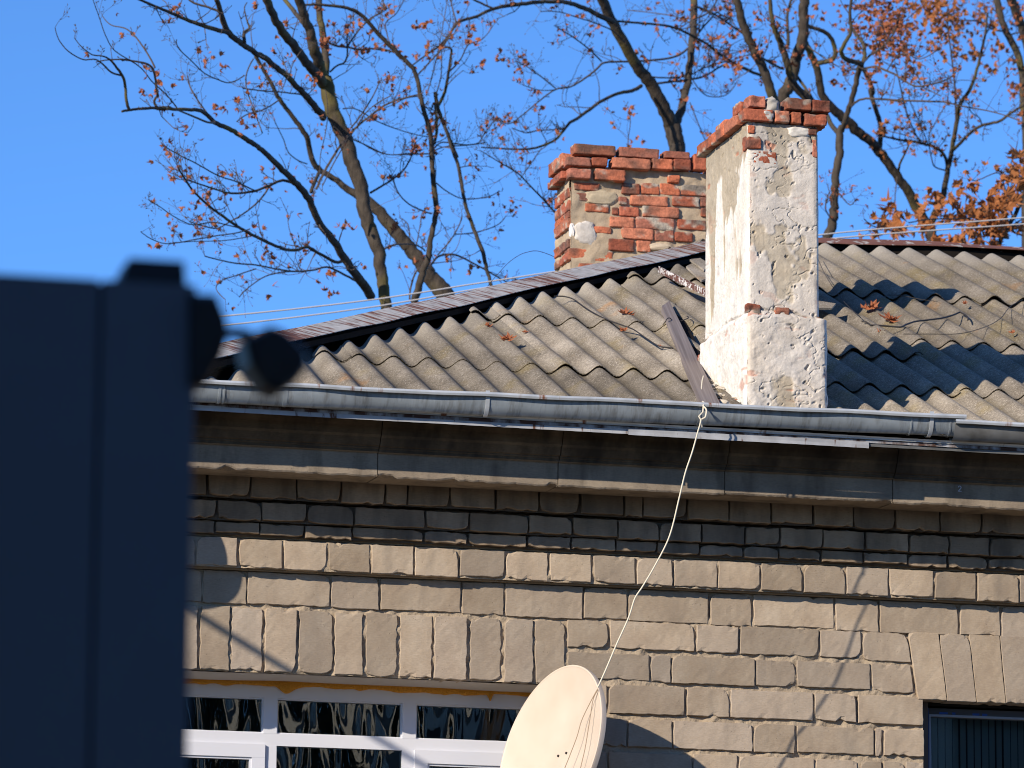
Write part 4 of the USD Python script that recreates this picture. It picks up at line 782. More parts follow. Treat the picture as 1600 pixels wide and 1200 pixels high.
rv.box((wr, .10, zbot), (WX0+.03, D1+.05, zs_l)); rv.box((XL, .06, zsill-.05), (WX0, D1+.1, zbot))
obj(win, 'reveal', rv.mesh(), m_reveal)
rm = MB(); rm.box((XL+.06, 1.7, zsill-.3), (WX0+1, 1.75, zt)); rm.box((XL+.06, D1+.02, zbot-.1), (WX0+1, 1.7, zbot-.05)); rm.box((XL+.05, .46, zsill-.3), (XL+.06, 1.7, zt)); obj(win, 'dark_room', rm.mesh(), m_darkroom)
# second window: grey frame still in blue film, grey upright blind strips behind
win2 = xform(house, 'window', 'dark window in a grey frame with blue protective film and vertical blind')
Y2w = .15; w2x = lambda px: at(px, 1120+(px-600)*.045, Y2w)[0]; w2z = lambda py, px=1500: at(px, py, Y2w)[2]
a0, a1 = w2x(1445), W2X1-.05; zt2 = w2z(1108); zi = w2z(1121)
f2 = MB(); f2.box((a0, Y2w, zsill), (w2x(1451.5), Y2w+.07, zt2)); obj(win2, 'film_jamb', f2.mesh(), m_bluefilm)
f2 = MB(); f2.box((w2x(1451.5), Y2w-.004, zsill), (w2x(1454.5), Y2w+.07, zi)); f2.box((w2x(1451.5), Y2w-.004, zi), (a1, Y2w+.07, zi+.012)); obj(win2, 'frame', f2.mesh(), m_greyframe)
f2 = MB(); f2.box((w2x(1451.5), Y2w, zi+.012), (a1, Y2w+.07, zt2)); obj(win2, 'head', f2.mesh(), plain('dark_head', (.06, .06, .065), .6))
f2 = MB()
for px, wd in ((1468, .05), (1488, .02), (1520, .04), (1535, .03)): x = w2x(px); f2.box((x, Y2w-.0015, zi+.014), (x+wd, Y2w-.0005, zi+.026))
obj(win2, 'film_scrap', f2.mesh(), m_bluefilm)
gl = MB(); gl.box((w2x(1454.5), Y2w+.03, zsill), (a1, Y2w+.034, zi)); obj(win2, 'pane', gl.mesh(), m_glass_flat)
x = w2x(1454.5); k = 0
while x < a1:
    r = np.random.default_rng(k); k += 1; b = MB(); w_ = .036; an = r.uniform(-.3, .3)
    b.hexa([[x, Y2w+.12, zsill], [x+w_*math.cos(an), Y2w+.12+w_*math.sin(an), zsill], [x+w_*math.cos(an), Y2w+.12+w_*math.sin(an), zi+.02], [x, Y2w+.12, zi+.02]], (0, .002, 0))
    obj(win2, 'blind_strip', b.mesh(), m_blind); x += .043
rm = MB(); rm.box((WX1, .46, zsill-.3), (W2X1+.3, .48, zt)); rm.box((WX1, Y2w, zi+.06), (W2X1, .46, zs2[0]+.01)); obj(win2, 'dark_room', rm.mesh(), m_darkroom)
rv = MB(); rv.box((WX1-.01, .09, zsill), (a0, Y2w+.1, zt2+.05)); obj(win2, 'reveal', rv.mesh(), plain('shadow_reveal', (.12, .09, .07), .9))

# ------------------------------------------------------------------ satellite dishes
def dish(lab, cx, cz, Y, RA, RB, az, el, tilt, depth, wires=False):
    t = thing('satellite_dish', lab, 'satellite dish')
    nrm = np.array([math.sin(az)*math.cos(el), -math.cos(az)*math.cos(el), math.sin(el)])
    e1 = np.cross([0, 0, 1.0], nrm); e1 /= np.linalg.norm(e1); e2 = np.cross(nrm, e1)
    e1, e2 = e1*math.cos(tilt)+e2*math.sin(tilt), -e1*math.sin(tilt)+e2*math.cos(tilt)
    c = np.array([cx, Y, cz]); nr, na = 14, 72; ang = np.linspace(0, 2*math.pi, na, endpoint=False)
    def P(r, a, off): return c+e1*(RA*r*math.cos(a))+e2*(RB*r*math.sin(a))+nrm*(depth*(r*r-1)+off)
    V, Fc = [], []
    prof = [(k/nr, 0.0) for k in range(1, nr+1)]+[(1.012, .004), (1.03, .003), (1.034, -.008), (1.030, -.028), (1.010, -.028), (1.005, -.012)]+[(k/nr, -.006) for k in range(nr-1, 0, -1)]
    for r_, o_ in prof: V += [P(r_, a, o_) if r_ <= 1 else c+e1*(RA*r_*math.cos(a))+e2*(RB*r_*math.sin(a))+nrm*o_ for a in ang]
    V.append(P(0, 0, 0)); V.append(P(0, 0, -.006)); k = len(prof); j = np.arange(na)
    for i in range(k-1): Fc.append(np.stack([i*na+j, i*na+(j+1) % na, (i+1)*na+(j+1) % na, (i+1)*na+j], 1))
    Fq = np.vstack(Fc); Ft = np.vstack([Fq[:, [0, 1, 2]], Fq[:, [0, 2, 3]], np.stack([j*0+k*na, (j+1) % na, j], 1)[:, ::1], np.stack([j*0+k*na+1, (k-1)*na+j, (k-1)*na+(j+1) % na], 1)])
    obj(t, 'reflector', (np.array(V), Ft[:, ::-1]), m_dish, smooth=35)
    for a_, b_ in ((.02, -.02), (.19, .0)):
        mb = MB(); q = c+e1*RA*a_+e2*RB*b_+nrm*(depth*(a_*a_+b_*b_-1)); mb.tube([q, q+nrm*.007], [.008, .006], 8); obj(t, 'bolt', mb.mesh(), m_iron)
    back = c-nrm*(depth+.02); wallp = np.array([back[0]+.06, .02, back[2]-.12])
    mb = MB(); mb.tube([back+nrm*.01, back-nrm*.1, wallp+[0, -.03, 0], wallp], .024, 10); obj(t, 'bracket', mb.mesh(), m_greyframe)
    mb = MB(); mb.box(wallp-[.07, .022, .1], wallp+[.07, -.004, .1]); obj(t, 'wall_plate', mb.mesh(), m_greyframe)
    low = c-e2*RB*1.0-nrm*.02; foc = c-e2*RB*1.02+nrm*.48
    mb = MB(); mb.tube([low-nrm*.05, low+nrm*.05, foc], .012, 8); obj(t, 'arm', mb.mesh(), m_greyframe)
    mb = MB(); mb.tube([foc-nrm*.03, foc+nrm*.03], .028, 12); mb.tube([foc-nrm*.075+e2*.01, foc-nrm*.03], [.034, .03], 12); obj(t, 'receiver', mb.mesh(), m_white)
    return t, c, e1, e2, nrm
DC = at(859, 1174, -.42)
dsh = dish('big cream satellite dish on the wall between the two windows', DC[0], DC[2], -.42, .445, .47, math.radians(-70.5), math.radians(14), math.radians(-1), .055)
ds2 = at(112, 738, -.40)
dish('second cream satellite dish at the left wall end, behind the blue metal post', ds2[0]+.0, ds2[2], -.40, .25, .28, math.radians(-50), math.radians(20), 0, .04)

# ------------------------------------------------------------------ cables, plank, odds and ends on the roof
def rope(name, lab, cat, pts, R, m, n=8, group=None, kind=None):
    mb = MB(); mb.tube(smoothcurve(np.array(pts), n), R, 6); p = obj(None, name, mb.mesh(), m, smooth=True); note(stage.GetPrimAtPath(p), lab, cat, group, kind); return p
onr = lambda px, py, h=.03: onplane(px, py, NR, P0+np.array([0, 0, h]))
Yg = Ygut-.045
rope('aerial_cable', 'thin cream cable hanging from the plank over the gutter to the satellite dish', 'cable',
     [onr(1099, 588, .06), onr(1096, 605, .06), onr(1097, 626, .05), at(1099, 636, Yg+.005), at(1098, 645, Yg-.006), at(1092, 650, Yg-.01), at(1095, 656, Yg-.01), at(1090, 676, Yg), at(1082, 705, Yg+.01), at(1071, 738, Yg+.02), at(1062, 775, Yg+.03), at(1047, 835, Yg+.05), at(1021, 888, Yg+.07), at(1003, 918, Yg+.08), at(992, 935, Yg+.09), at(984, 960, Yg+.10), at(962, 1010, Yg+.11), at(945, 1050, Yg+.12), at(934, 1074, Yg+.13)], .0046, m_cable)
rope('aerial_cable', 'short cream cable loop knotted round the gutter rim under the plank', 'cable', [at(1098, 634, Yg), at(1104, 642, Yg-.012), at(1102, 652, Yg-.01), at(1096, 656, Yg-.008), at(1097, 668, Yg)], .005, m_cable)
for pts, nm in (([(934, 1076), (922, 1098), (907, 1131), (903, 1146), (892, 1176), (876, 1216), (862, 1252)], 'left'), ([(934, 1078), (927, 1092), (923, 1115), (919, 1140), (914, 1170), (906, 1205), (900, 1245)], 'right')):
    c_, e1_, e2_, n_ = dsh[1:]
    rope('dish_wire', 'thin brown wire crossing the face of the big satellite dish, %s one of the two' % nm, 'wire', [onplane(px, py, n_, c_+n_*.012) for px, py in pts], .0022, plain('brown_wire_'+nm, (.28, .20, .13), .6))
rope('roof_wire', 'dark wire lying across the slates left of the plank', 'wire', [onr(x, y, .045) for x, y in ((866, 463), (880, 463), (897, 468), (912, 479), (935, 493), (955, 502), (975, 509), (990, 515), (1012, 530), (1030, 541), (1052, 544))], .0042, m_iron)
rope('roof_wire', 'bent dark stick lying on the slates right of the white chimney', 'stick', [onr(x, y, .05) for x, y in ((1346, 502), (1353, 503), (1361, 508), (1380, 509), (1404, 511), (1416, 507), (1432, 502), (1450, 500), (1472, 497), (1490, 492), (1500, 488), (1508, 492), (1512, 500))], .0055, m_iron)
rope('roof_wire', 'curved thin twig on the shaded slates right of the white chimney', 'twig', [onr(x, y, .05) for x, y in ((1360, 475), (1375, 466), (1398, 461), (1420, 464), (1440, 468), (1465, 471))], .0022, m_iron)
rope('roof_wire', 'thin brown wire slanting from behind the white chimney down the slates', 'wire', [onr(x, y, .07) for x, y in ((1276, 398), (1290, 430), (1306, 455), (1325, 478), (1345, 496))], .0022, m_iron)
rope('roof_wire', 'thin loose wire looping over the slates on the right', 'wire', [onr(x, y, .05) for x, y in ((1412, 522), (1450, 522), (1490, 522), (1530, 514), (1560, 500), (1580, 478), (1598, 468))], .0022, m_iron)
t = thing('loose_plank', 'weathered grey-brown plank lying down the slates against the white chimney', 'plank')
A, B, C_, D_ = onr(1034, 478, .075), onr(1046, 470, .075), onr(1126, 632, .06), onr(1098, 636, .06)
mb = MB(); q = [D_, C_, B, A]; mb.hexa(q, (0, .012, -.035)); bv, bf = mb.mesh(); obj(t, 'board', (bv, bf), m_wood, color=np.array([[0, 0, 0], [0, .09, 0], [.7, .05, 0], [.7, 0, 0], [0, 0, .1], [0, .09, .1], [.7, .05, .1], [.7, 0, .1]]))
mb = MB(); mb.hexa([onr(1068, 520, .02)+[0, 0, .0], onr(1078, 516, .02), onr(1056, 474, .02), onr(1048, 476, .02)], (0, .01, -.03)); mb.hexa([onr(1094, 566, .035), onr(1101, 563, .035), onr(1078, 516, .03), onr(1070, 520, .03)], (0, .01, -.03)); obj(t, 'batten', mb.mesh(), m_blackbeam)
mb = MB(); mb.tube(smoothcurve([onr(1036, 507, .04), onr(1041, 500, .085), onr(1047, 497, .085), onr(1056, 503, .05), onr(1066, 501, .06), onr(1073, 494, .06)], 5), .003, 5); obj(t, 'tie_wire', mb.mesh(), m_iron)
t = thing('rusty_bar', 'rusty bar with white flakes lying on the slates left of the white chimney', 'bar')
mb = MB(); a, b = onr(1031, 417, .14), onr(1108, 455, .12); u_ = np.array([0, .028, .012]); mb.hexa([a-u_, b-u_, b+u_, a+u_], (0, .015, -.035)); obj(t, 'flat_bar', mb.mesh(), m_barrust)
for k, (pts, lab) in enumerate(((((1072, 416), (1096, 438), (1112, 432), (1090, 407)), 'broken slate piece wedged under the hip sheet, left of the white chimney, lower'), (((1078, 405), (1100, 421), (1114, 416), (1094, 403)), 'broken slate piece wedged under the hip sheet, left of the white chimney, upper'))):
    q = [onr(x, y, .10+.02*k) for x, y in pts]; mb = MB(); mb.hexa(q, (0, .004, -.012)); p = obj(None, 'slate_fragment', mb.mesh(), m_slate, tone=.8); note(stage.GetPrimAtPath(p), lab, 'slate')
p = [onr(1262, 467, .10), onr(1306, 474, .10), onr(1300, 481, .09), onr(1262, 481, .09)]; mb = MB(); mb.hexa(p[::-1], (0, .004, -.012)); p = obj(None, 'slate_fragment', mb.mesh(), m_slate, tone=.9); note(stage.GetPrimAtPath(p), 'flat broken slate piece sticking out right of the white chimney', 'slate')

# maple leaf shape: lobed, creased along the midrib and curled
LOBES = [(0, 0), (.16, .04), (.42, -.04), (.36, .16), (.56, .36), (.34, .42), (.30, .62), (.12, .56), (0, 1.0)]
LEAF2 = np.array(LOBES+[(-x, y) for x, y in LOBES[-2:0:-1]])
def leaf_mesh(r, size, curl):
    q = LEAF2*r.uniform(.85, 1.15, LEAF2.shape); c = np.array([[0, .35]]); p = np.vstack([c, q]); z = curl*(p[:, 0]**2*1.6+(p[:, 1]-.4)**2*.9)+np.abs(p[:, 0])*curl*.5*r.uniform(-1, 1)
    v = np.column_stack([p-[0, .0], z])*size; n = len(q); k = np.arange(n); return v, np.stack([np.zeros(n, int), 1+k, 1+(k+1) % n], 1)
def rotm(r):
    q = r.normal(size=4); q /= np.linalg.norm(q); w, x, y, z = q
    return np.array([[1-2*(y*y+z*z), 2*(x*y-z*w), 2*(x*z+y*w)], [2*(x*y+z*w), 1-2*(x*x+z*z), 2*(y*z-x*w)], [2*(x*z-y*w), 2*(y*z+x*w), 1-2*(x*x+y*y)]])
for k, (px, py, s_, where) in enumerate(((797, 531, .07, 'bright orange fallen leaf in the middle of the left slates'), (765, 509, .035, 'small fallen leaf at the upper edge of a slate, left of the orange leaf'), (818, 518, .03, 'small fallen leaf just right of the bright orange leaf on the slates'), (979, 492, .065, 'curled rust leaf high on the slates left of the plank'), (977, 518, .045, 'rust leaf caught under a slate edge left of the plank'), (1358, 481, .075, 'dark rust leaf by the twig right of the white chimney'), (1385, 500, .085, 'crumpled orange-brown leaf cluster on the slates right of the white chimney'), (1377, 520, .04, 'small brown leaf below the crumpled leaf cluster on the right slates'), (1510, 475, .035, 'tiny rust leaf at a slate edge at far right'), (1580, 519, .03, 'tiny red leaf on the slates near the right edge of the picture'), (1030, 541, .02, 'pale leaf bit lying by the loose wire next to the plank'))):
    r = np.random.default_rng(900+k); mb = MB(); c = onr(px, py, .038)
    for _ in range(3 if s_ > .06 else 2):
        v, f = leaf_mesh(r, s_*1.15, .8); T_ = rotm(r); T_ = np.array([[1, 0, 0], [0, .86, -.5], [0, .5, .86]])@np.array([[math.cos(k*1.7+_), -math.sin(k*1.7+_), 0], [math.sin(k*1.7+_), math.cos(k*1.7+_), 0], [0, 0, 1]]); mb.add(v@T_.T+c, f)
    p = obj(None, 'fallen_leaf', mb.mesh(), m_leaf); note(stage.GetPrimAtPath(p), where, 'leaf', 'fallen leaves on the roof')

# ------------------------------------------------------------------ foreground: blue sheet-metal post with a lamp on a short arm, close to the camera
FY = -19.15
t = thing('metal_gate', 'dark blue sheet metal gate leaf and post, out of focus at left', 'gate')
fx = lambda px, py: at(px, py, FY)
xr = fx(302, 700)[0]; xs0, xs1 = fx(146, 800)[0], fx(153, 800)[0]; ztp = fx(240, 442)[2]; xl = fx(-900, 800)[0]
mb = MB(); mb.box((xl, FY, 0), (xs0, FY+.04, ztp)); obj(t, 'panel', mb.mesh(), m_bluepanel)
mb = MB(); mb.box((xs1, FY, 0), (xr, FY+.05, ztp)); obj(t, 'panel', mb.mesh(), m_bluepanel)
mb = MB(); mb.box((xs0, FY+.010, 0), (xs1, FY+.03, ztp-.003)); obj(t, 'seam', mb.mesh(), m_seam)
mb = MB(); a, b = fx(187, 440), fx(291, 440); z0 = ztp; z1_ = fx(240, 404)[2]
mb.add([[a[0], FY+.0, z0], [b[0], FY, z0], [b[0]-.002, FY+.005, z1_], [a[0]+.013, FY+.005, z1_], [a[0], FY+.09, z0], [b[0], FY+.09, z0], [b[0]-.002, FY+.08, z1_], [a[0]+.013, FY+.08, z1_]], [[0, 1, 2, 3], [5, 4, 7, 6], [4, 0, 3, 7], [1, 5, 6, 2], [3, 2, 6, 7]]); obj(t, 'cap', mb.mesh(), m_black)
t = thing('lamp_fitting', 'black lamp on a short arm fixed to the blue metal post', 'lamp')
def poly_px(pts, Y, dep):
    P = np.array([at(x, y, Y) for x, y in pts]); n = len(P); mb = MB(); from_ = np.vstack([P, P+[0, dep, 0]]); c0_ = P.mean(0); mid = P*.86+c0_*.14; 
    V = np.vstack([mid+[0, -.012, 0], P, P+[0, dep, 0], mid+[0, dep+.012, 0], [c0_+[0, -.014, 0]], [c0_+[0, dep+.014, 0]]]); k = np.arange(n); kk = (k+1) % n; f = []
    for a_ in range(3): f.append(np.stack([a_*n+k, a_*n+kk, (a_+1)*n+kk, (a_+1)*n+k], 1))
    f = np.vstack(f); tri = np.vstack([f[:, [0, 1, 2]], f[:, [0, 2, 3]], np.stack([k*0+4*n, kk, k], 1), np.stack([k*0+4*n+1, 3*n+k, 3*n+kk], 1)]); return V, tri[:, ::-1]
obj(t, 'mounting_box', poly_px([(294, 458), (338, 460), (354, 498), (357, 525), (344, 565), (322, 600), (294, 606)], FY+.0, .06), m_black)
mb = MB(); mb.tube([at(338, 522, FY+.03), at(366, 520, FY+.03), at(392, 524, FY+.03)], .0075, 10); obj(t, 'arm', mb.mesh(), m_black)
obj(t, 'lamp_head', poly_px([(382, 528), (422, 508), (448, 518), (481, 552), (481, 574), (466, 594), (438, 613), (413, 603), (390, 568)], FY+.0, .06), m_black)
# an unseen shed added left of the gate to keep it in shade
sh = thing('added_shed', 'unseen rendered shed added left of the gate to shade it', 'shed')
mb = MB(); mb.box((-12, -24.5, 0), (-6.75, -18.3, 4.6)); obj(sh, 'wall', mb.mesh(), m_render)
mb = MB(); mb.add([[-12.4, -25, 4.6], [-6.6, -25, 4.6], [-6.6, -18.0, 4.6], [-12.4, -18.0, 4.6], [-9.5, -24.5, 6.0], [-9.5, -18.6, 6.0]], [[0, 1, 4, 4], [1, 2, 5, 4], [2, 3, 5, 5], [3, 0, 4, 5]]); obj(sh, 'roof', mb.mesh(), m_slate, tone=.3)

# pale overhead wires passing behind the house
for k, (pts, lab) in enumerate((([(180, 508), (349, 494), (600, 466), (738, 444), (1308, 364), (1600, 340), (1750, 326)], 'upper pale overhead wire behind the roof'), ([(180, 526), (356, 508), (600, 477), (742, 452), (1308, 372), (1600, 350), (1750, 338)], 'lower pale overhead wire behind the roof'))):
    rope('overhead_wire', lab, 'wire', [at(x, y, 9.5+.3*k) for x, y in pts], .0062, m_paleline, n=4)
rope('overhead_wire', 'thin dark wire arching beside the bare brick chimney', 'wire', [at(x, y, 5.2) for x, y in ((762, 447), (778, 428), (800, 406), (820, 395), (838, 392), (856, 397), (878, 408), (905, 425))], .0022, m_iron)

# ------------------------------------------------------------------ maples behind the house
S_ = lambda Y: np.linalg.norm(at(800, 300, Y)-CAM)/F              # metres per photo pixel at depth Y
class Tree:
    def __init__(s, lab, Y, seed, leafm=None, leafiness=.3, lsize=.05, dense=1.0):
        s.dense = dense; s.t = thing('maple_tree', lab, 'tree', None); s.Y, s.r = Y, np.random.default_rng(seed); s.px = S_(Y); s.twig, s.leaf, s.ends = MB(), MB(), []; s.nl = 0; s.leafm = leafm or m_leaf; s.leafiness, s.ls = leafiness, lsize
    def limb(s, pts, w, dy=0.0, ddy=0.0, name=None, twigs=1.0, tl=1.0):
        """a limb traced through photo pixels; w = widths in pixels (start, end); dy = depth offset at its start, ddy = at its end"""
        n = len(pts); Y = s.Y+np.linspace(dy, ddy, n)
        P = smoothcurve([at(x, y, yy) for (x, y), yy in zip(pts, Y)], 5); m = len(P)
        W = np.interp(np.linspace(0, 1, m), np.linspace(0, 1, len(w)), w)*s.px/2
        P[1:-1] += s.r.normal(0, 1, (m-2, 3))*np.minimum(W[1:-1, None]*.10, .006)
        W = W*(1+.07*(meshkit.noise(P*1.6, 3)-.5)*2)
        if max(w) >= 4.5 or name:
            mb = MB(); mb.tube(P, W, 10 if max(w) > 9 else 7); obj(s.t, name or 'limb', mb.mesh(), m_bark, smooth=True)
        else: s.twig.add(*tub(P, W, 5))
        L = np.linalg.norm(np.diff(P, axis=0), axis=1).sum(); cnt = int(s.dense*twigs*L/(26*s.px)*(1 if max(w) < 8 else .45))
        for _ in range(cnt):
            k = s.r.integers(max(1, m//6), m); d = P[min(m-1, k+1)]-P[max(0, k-1)]; d /= np.linalg.norm(d)+1e-9
            s.sprig(P[k], d, s.r.uniform(18, 62)*s.px*tl, max(.55, min(1.6, W[k]/s.px*.8)), 2)
        if max(w) < 6 and twigs > 0: s.sprig(P[-1], (P[-1]-P[-2])/np.linalg.norm(P[-1]-P[-2]), s.r.uniform(14, 34)*s.px, .7, 2)
    def sprig(s, p, d, L, w, depth):
        r = s.r; v = d*r.uniform(.2, .9)+r.normal(0, .55, 3)*[1, .7, 1]+[0, 0, .28]; v /= np.linalg.norm(v); n = 5; P = [p]; 
        for k in range(n):
            v = v+r.normal(0, .16, 3)+[0, 0, .05]; v /= np.linalg.norm(v); P.append(P[-1]+v*L/n)
        P = np.array(P); s.twig.add(*tub(P, np.linspace(w, w*.5, n+1)*s.px*.62, 3))
        if depth > 0:
            for k in range(r.integers(1, 4)):
                q = r.integers(1, n+1); s.sprig(P[q], v, L*r.uniform(.2, .5), w*.7, depth-1)
        # buds and winged seeds at the end, sometimes a dry leaf
        if r.random() < .75: s.twig.add(*tub(np.array([P[-1], P[-1]+v*2.4*s.px]), np.array([.9, .3])*s.px, 3))
        if r.random() < s.leafiness*.40: s.cluster(P[-1], r.integers(1, 4), s.ls*.85)
    def cluster(s, c, n, size, spread=1.0):
        r = s.r
        for _ in range(n):
            v, f = leaf_mesh(r, size*r.uniform(.6, 1.2), r.uniform(.5, 1.7)); R_ = rotm(r); off = r.normal(0, size*.55*spread, 3); off[2] -= size*.4
            s.leaf.add(v@R_.T+c+off, f); s.nl += 1
    def spots(s, pts, n, size, spread=1.0, dy=.6):
        for x, y in pts: s.cluster(at(x, y, s.Y+s.r.uniform(-dy, dy)), max(1, int(s.r.poisson(n))), size, spread)
    def done(s):
        if s.twig.n: obj(s.t, 'twigs', s.twig.mesh(), m_twig, kind='stuff')
        if s.leaf.n: obj(s.t, 'leaves', s.leaf.mesh(), s.leafm, kind='stuff')
def tub(P, W, sides):
    mb = MB(); mb.tube(P, W, sides, cap=False); return mb.mesh()
def ground_trunk(t, px, py, w, lean=0.0, dy=0.0):
    """the trunk's foot, hidden by the roof: from the lowest point seen straight down to the ground"""
    p = at(px, py, t.Y+dy); b = np.array([p[0]+lean, p[1], 0.0]); n = 8; k = np.linspace(0, 1, n)[:, None]; P = b*(1-k)+p*k
    mb = MB(); mb.tube(P, np.linspace(w*1.7, w, n)*t.px/2, 12); obj(t.t, 'trunk', mb.mesh(), m_bark, smooth=True)

A = Tree('nearly bare maple behind the left end of the roof, its trunk forking twice', 12.0, 1, leafiness=.13, lsize=.06, dense=1.25)
ground_trunk(A, 604, 480, 18)
A.limb([(604, 480), (600, 455), (592, 400), (581, 365), (570, 332), (565, 296), (552, 260), (540, 220), (526, 190), (514, 150), (507, 122)], (17, 18, 21, 23, 23, 22, 22), name='trunk', twigs=.3)
A.limb([(507, 124), (509, 90), (504, 50), (499, 16), (496, -12)], (13, 11, 10, 10), 0, .4, twigs=.3)
A.limb([(506, 120), (499, 100), (492, 80), (482, 44), (473, 18), (463, -12)], (15, 18, 14, 14), 0, -.5, twigs=.3)
A.limb([(506, 132), (494, 116), (480, 100), (460, 72), (442, 50), (428, 26), (414, -8)], (17, 14, 14, 12, 12), 0, -1.2, twigs=.3)
A.limb([(482, 46), (466, 26), (442, -4)], (8, 6), -.2, .8)
A.limb([(505, 184), (499, 174), (478, 150), (466, 138), (448, 118), (430, 104), (410, 88), (392, 78), (378, 68), (358, 52), (346, 24), (338, -8)], (11, 10, 9, 9, 9, 9, 7), 0, -2.2)
A.limb([(358, 52), (330, 44), (298, 33), (276, 24), (252, 14), (224, 2), (205, -6)], (7, 6, 5, 4, 3), -1.9, -2.6, twigs=1.2)
A.limb([(346, 20), (328, 12), (302, 4), (290, -6)], (4, 3), -2, -2)
A.limb([(382, 66), (381, 52), (390, 43), (386, 32), (382, 14), (386, 4)], (6, 4, 2, 1.5), -1.8, -1.5, twigs=.6)
A.limb([(580, 464), (566, 442), (558, 430), (538, 404), (518, 372), (496, 344), (482, 310), (464, 288), (446, 270), (426, 250), (406, 232), (398, 226)], (14, 14, 13, 12, 11, 11, 10, 9, 8, 7), .2, -1.6, twigs=.7)
ground_trunk(A, 590, 490, 12, .2, .2)
A.limb([(398, 226), (376, 212), (360, 202), (336, 192), (320, 176), (308, 172), (280, 171), (244, 169), (220, 170), (202, 172), (191, 174)], (8, 7, 7, 6, 5, 4.5, 4, 3.5), -1.6, -3.0, twigs=.5)
A.limb([(202, 172), (198, 160), (195, 130), (192, 120), (184, 108), (170, 92), (162, 88), (146, 86), (132, 77), (116, 59)], (4.6, 4, 4, 3, 2, 1.6, 1.2), -3, -3.4, twigs=.5, tl=.5)
A.limb([(192, 118), (176, 114), (160, 100), (150, 93), (130, 93), (112, 84), (92, 62), (86, 43)], (3, 2.4, 2, 1.7, 1.2), -3.1, -3.6, twigs=.35, tl=.5)
A.limb([(246, 168), (241, 158), (246, 148), (244, 136), (242, 120), (238, 106), (224, 98), (200, 94), (176, 93), (150, 97)], (4, 3.6, 3.5, 3.2, 2.6, 2, 1.5), -2.8, -3.2, twigs=.4, tl=.5)
A.limb([(242, 106), (224, 74), (204, 50), (192, 43), (176, 40), (160, 25)], (3, 2.5, 2, 1.3), -2.9, -2.6, twigs=.5, tl=.5)
A.limb([(276, 168), (260, 148), (238, 128), (220, 106), (192, 88), (178, 78), (166, 58), (154, 24), (144, -4)], (2.2, 1.8, 1.5, 1.2), -2.6, -3.5, twigs=.5, tl=.6)
A.limb([(336, 192), (316, 188), (288, 176), (262, 166)], (3.4, 3, 2), -2.2, -2.8, twigs=.6)
A.limb([(336, 192), (320, 172), (306, 152), (296, 132), (293, 118)], (2.6, 2), -2.2, -1.8)
A.limb([(464, 288), (444, 282), (420, 290), (396, 299), (360, 302), (340, 297), (316, 289), (292, 281)], (5, 4, 3.4, 2.6, 2), -.8, -1.9, twigs=1.1)
A.limb([(420, 292), (408, 310), (386, 330), (360, 346), (336, 357), (316, 353), (296, 346)], (3, 2.4, 2, 1.6), -1, -1.6)
A.limb([(402, 300), (372, 285), (340, 274), (304, 254), (278, 241), (253, 226)], (2.4, 2, 1.6), -1.2, -2.6, twigs=.7, tl=.6)
A.limb([(538, 406), (520, 408), (502, 398), (484, 387), (460, 391), (440, 388), (400, 370), (372, 354), (340, 332), (320, 316), (300, 296), (288, 278), (278, 262)], (5.5, 5, 5, 4.5, 4, 3, 2.4), .1, -2.4, twigs=.9)
A.limb([(558, 440), (540, 430), (516, 418), (490, 422), (460, 424), (430, 420), (400, 414), (360, 410), (320, 400)], (4, 3.2, 2.6, 2), .3, -1.5, twigs=.9)
A.limb([(460, 424), (420, 430), (390, 448), (374, 464)], (2.4, 1.8), -.3, -1); A.limb([(400, 420), (370, 430), (344, 440), (338, 452), (352, 468)], (2, 1.4), -1, -1.6)
A.limb([(390, 358), (370, 364), (340, 368), (306, 374), (254, 380), (234, 372), (220, 362)], (2, 1.8, 1.4), -1.4, -2.4, twigs=.7, tl=.6)
A.limb([(392, 369), (348, 376), (310, 377), (270, 379)], (1.6, 1.2), -1.4, -2, twigs=.5)
A.limb([(380, 358), (340, 348), (296, 350), (268, 336), (248, 322), (232, 312)], (2, 1.6, 1.3), -1.4, -2.3, twigs=.9, tl=.6)
A.limb([(579, 301), (594, 292), (608, 284), (632, 264), (643, 244), (650, 222)], (4, 3, 2), .1, .8)
A.limb([(494, 296), (520, 246), (544, 212), (580, 180), (610, 160), (636, 152), (660, 146)], (4, 4, 3.5, 3, 2), -.4, -.6, twigs=.8)
A.limb([(548, 200), (564, 180), (586, 144), (592, 130)], (2.6, 2), -.5, -.2); A.limb([(504, 290), (530, 240), (556, 200), (572, 176), (610, 150)], (2, 1.6), -.5, -1)
A.limb([(500, 54), (520, 70), (544, 74), (564, 78), (580, 76), (604, 80)], (4, 3.6, 3), .2, 1.1); A.limb([(544, 72), (560, 48), (580, 28), (598, 16), (598, -6)], (3, 2.6, 2), .5, .9)
A.limb([(516, 112), (528, 102), (538, 98), (543, 84), (542, 64), (544, 46)], (3.2, 3, 2.4), .1, .6)
A.limb([(536, 170), (560, 172), (590, 190), (630, 205), (668, 214)], (2, 1.5), .2, 1, twigs=1.2); A.limb([(546, 216), (570, 226), (600, 240), (640, 240), (672, 240)], (2, 1.6), .2, 1)
A.limb([(508, 140), (512, 180), (508, 210), (500, 250), (500, 270)], (1.6, 1.2), -1, -1, twigs=.3)
A.limb([(448, 124), (452, 118), (456, 104), (470, 80)], (2, 1.4), -1.2, -1, twigs=1.4); A.limb([(474, 60), (500, 68)], (1.4, 1), -.6, -.4)
A.limb([(396, 92), (384, 130), (398, 175), (410, 208)], (2.2, 1.8), -1.6, -1.9, twigs=.8); A.limb([(436, 156), (410, 172), (388, 178), (370, 190)], (2.4, 1.8), -1.3, -1.9)
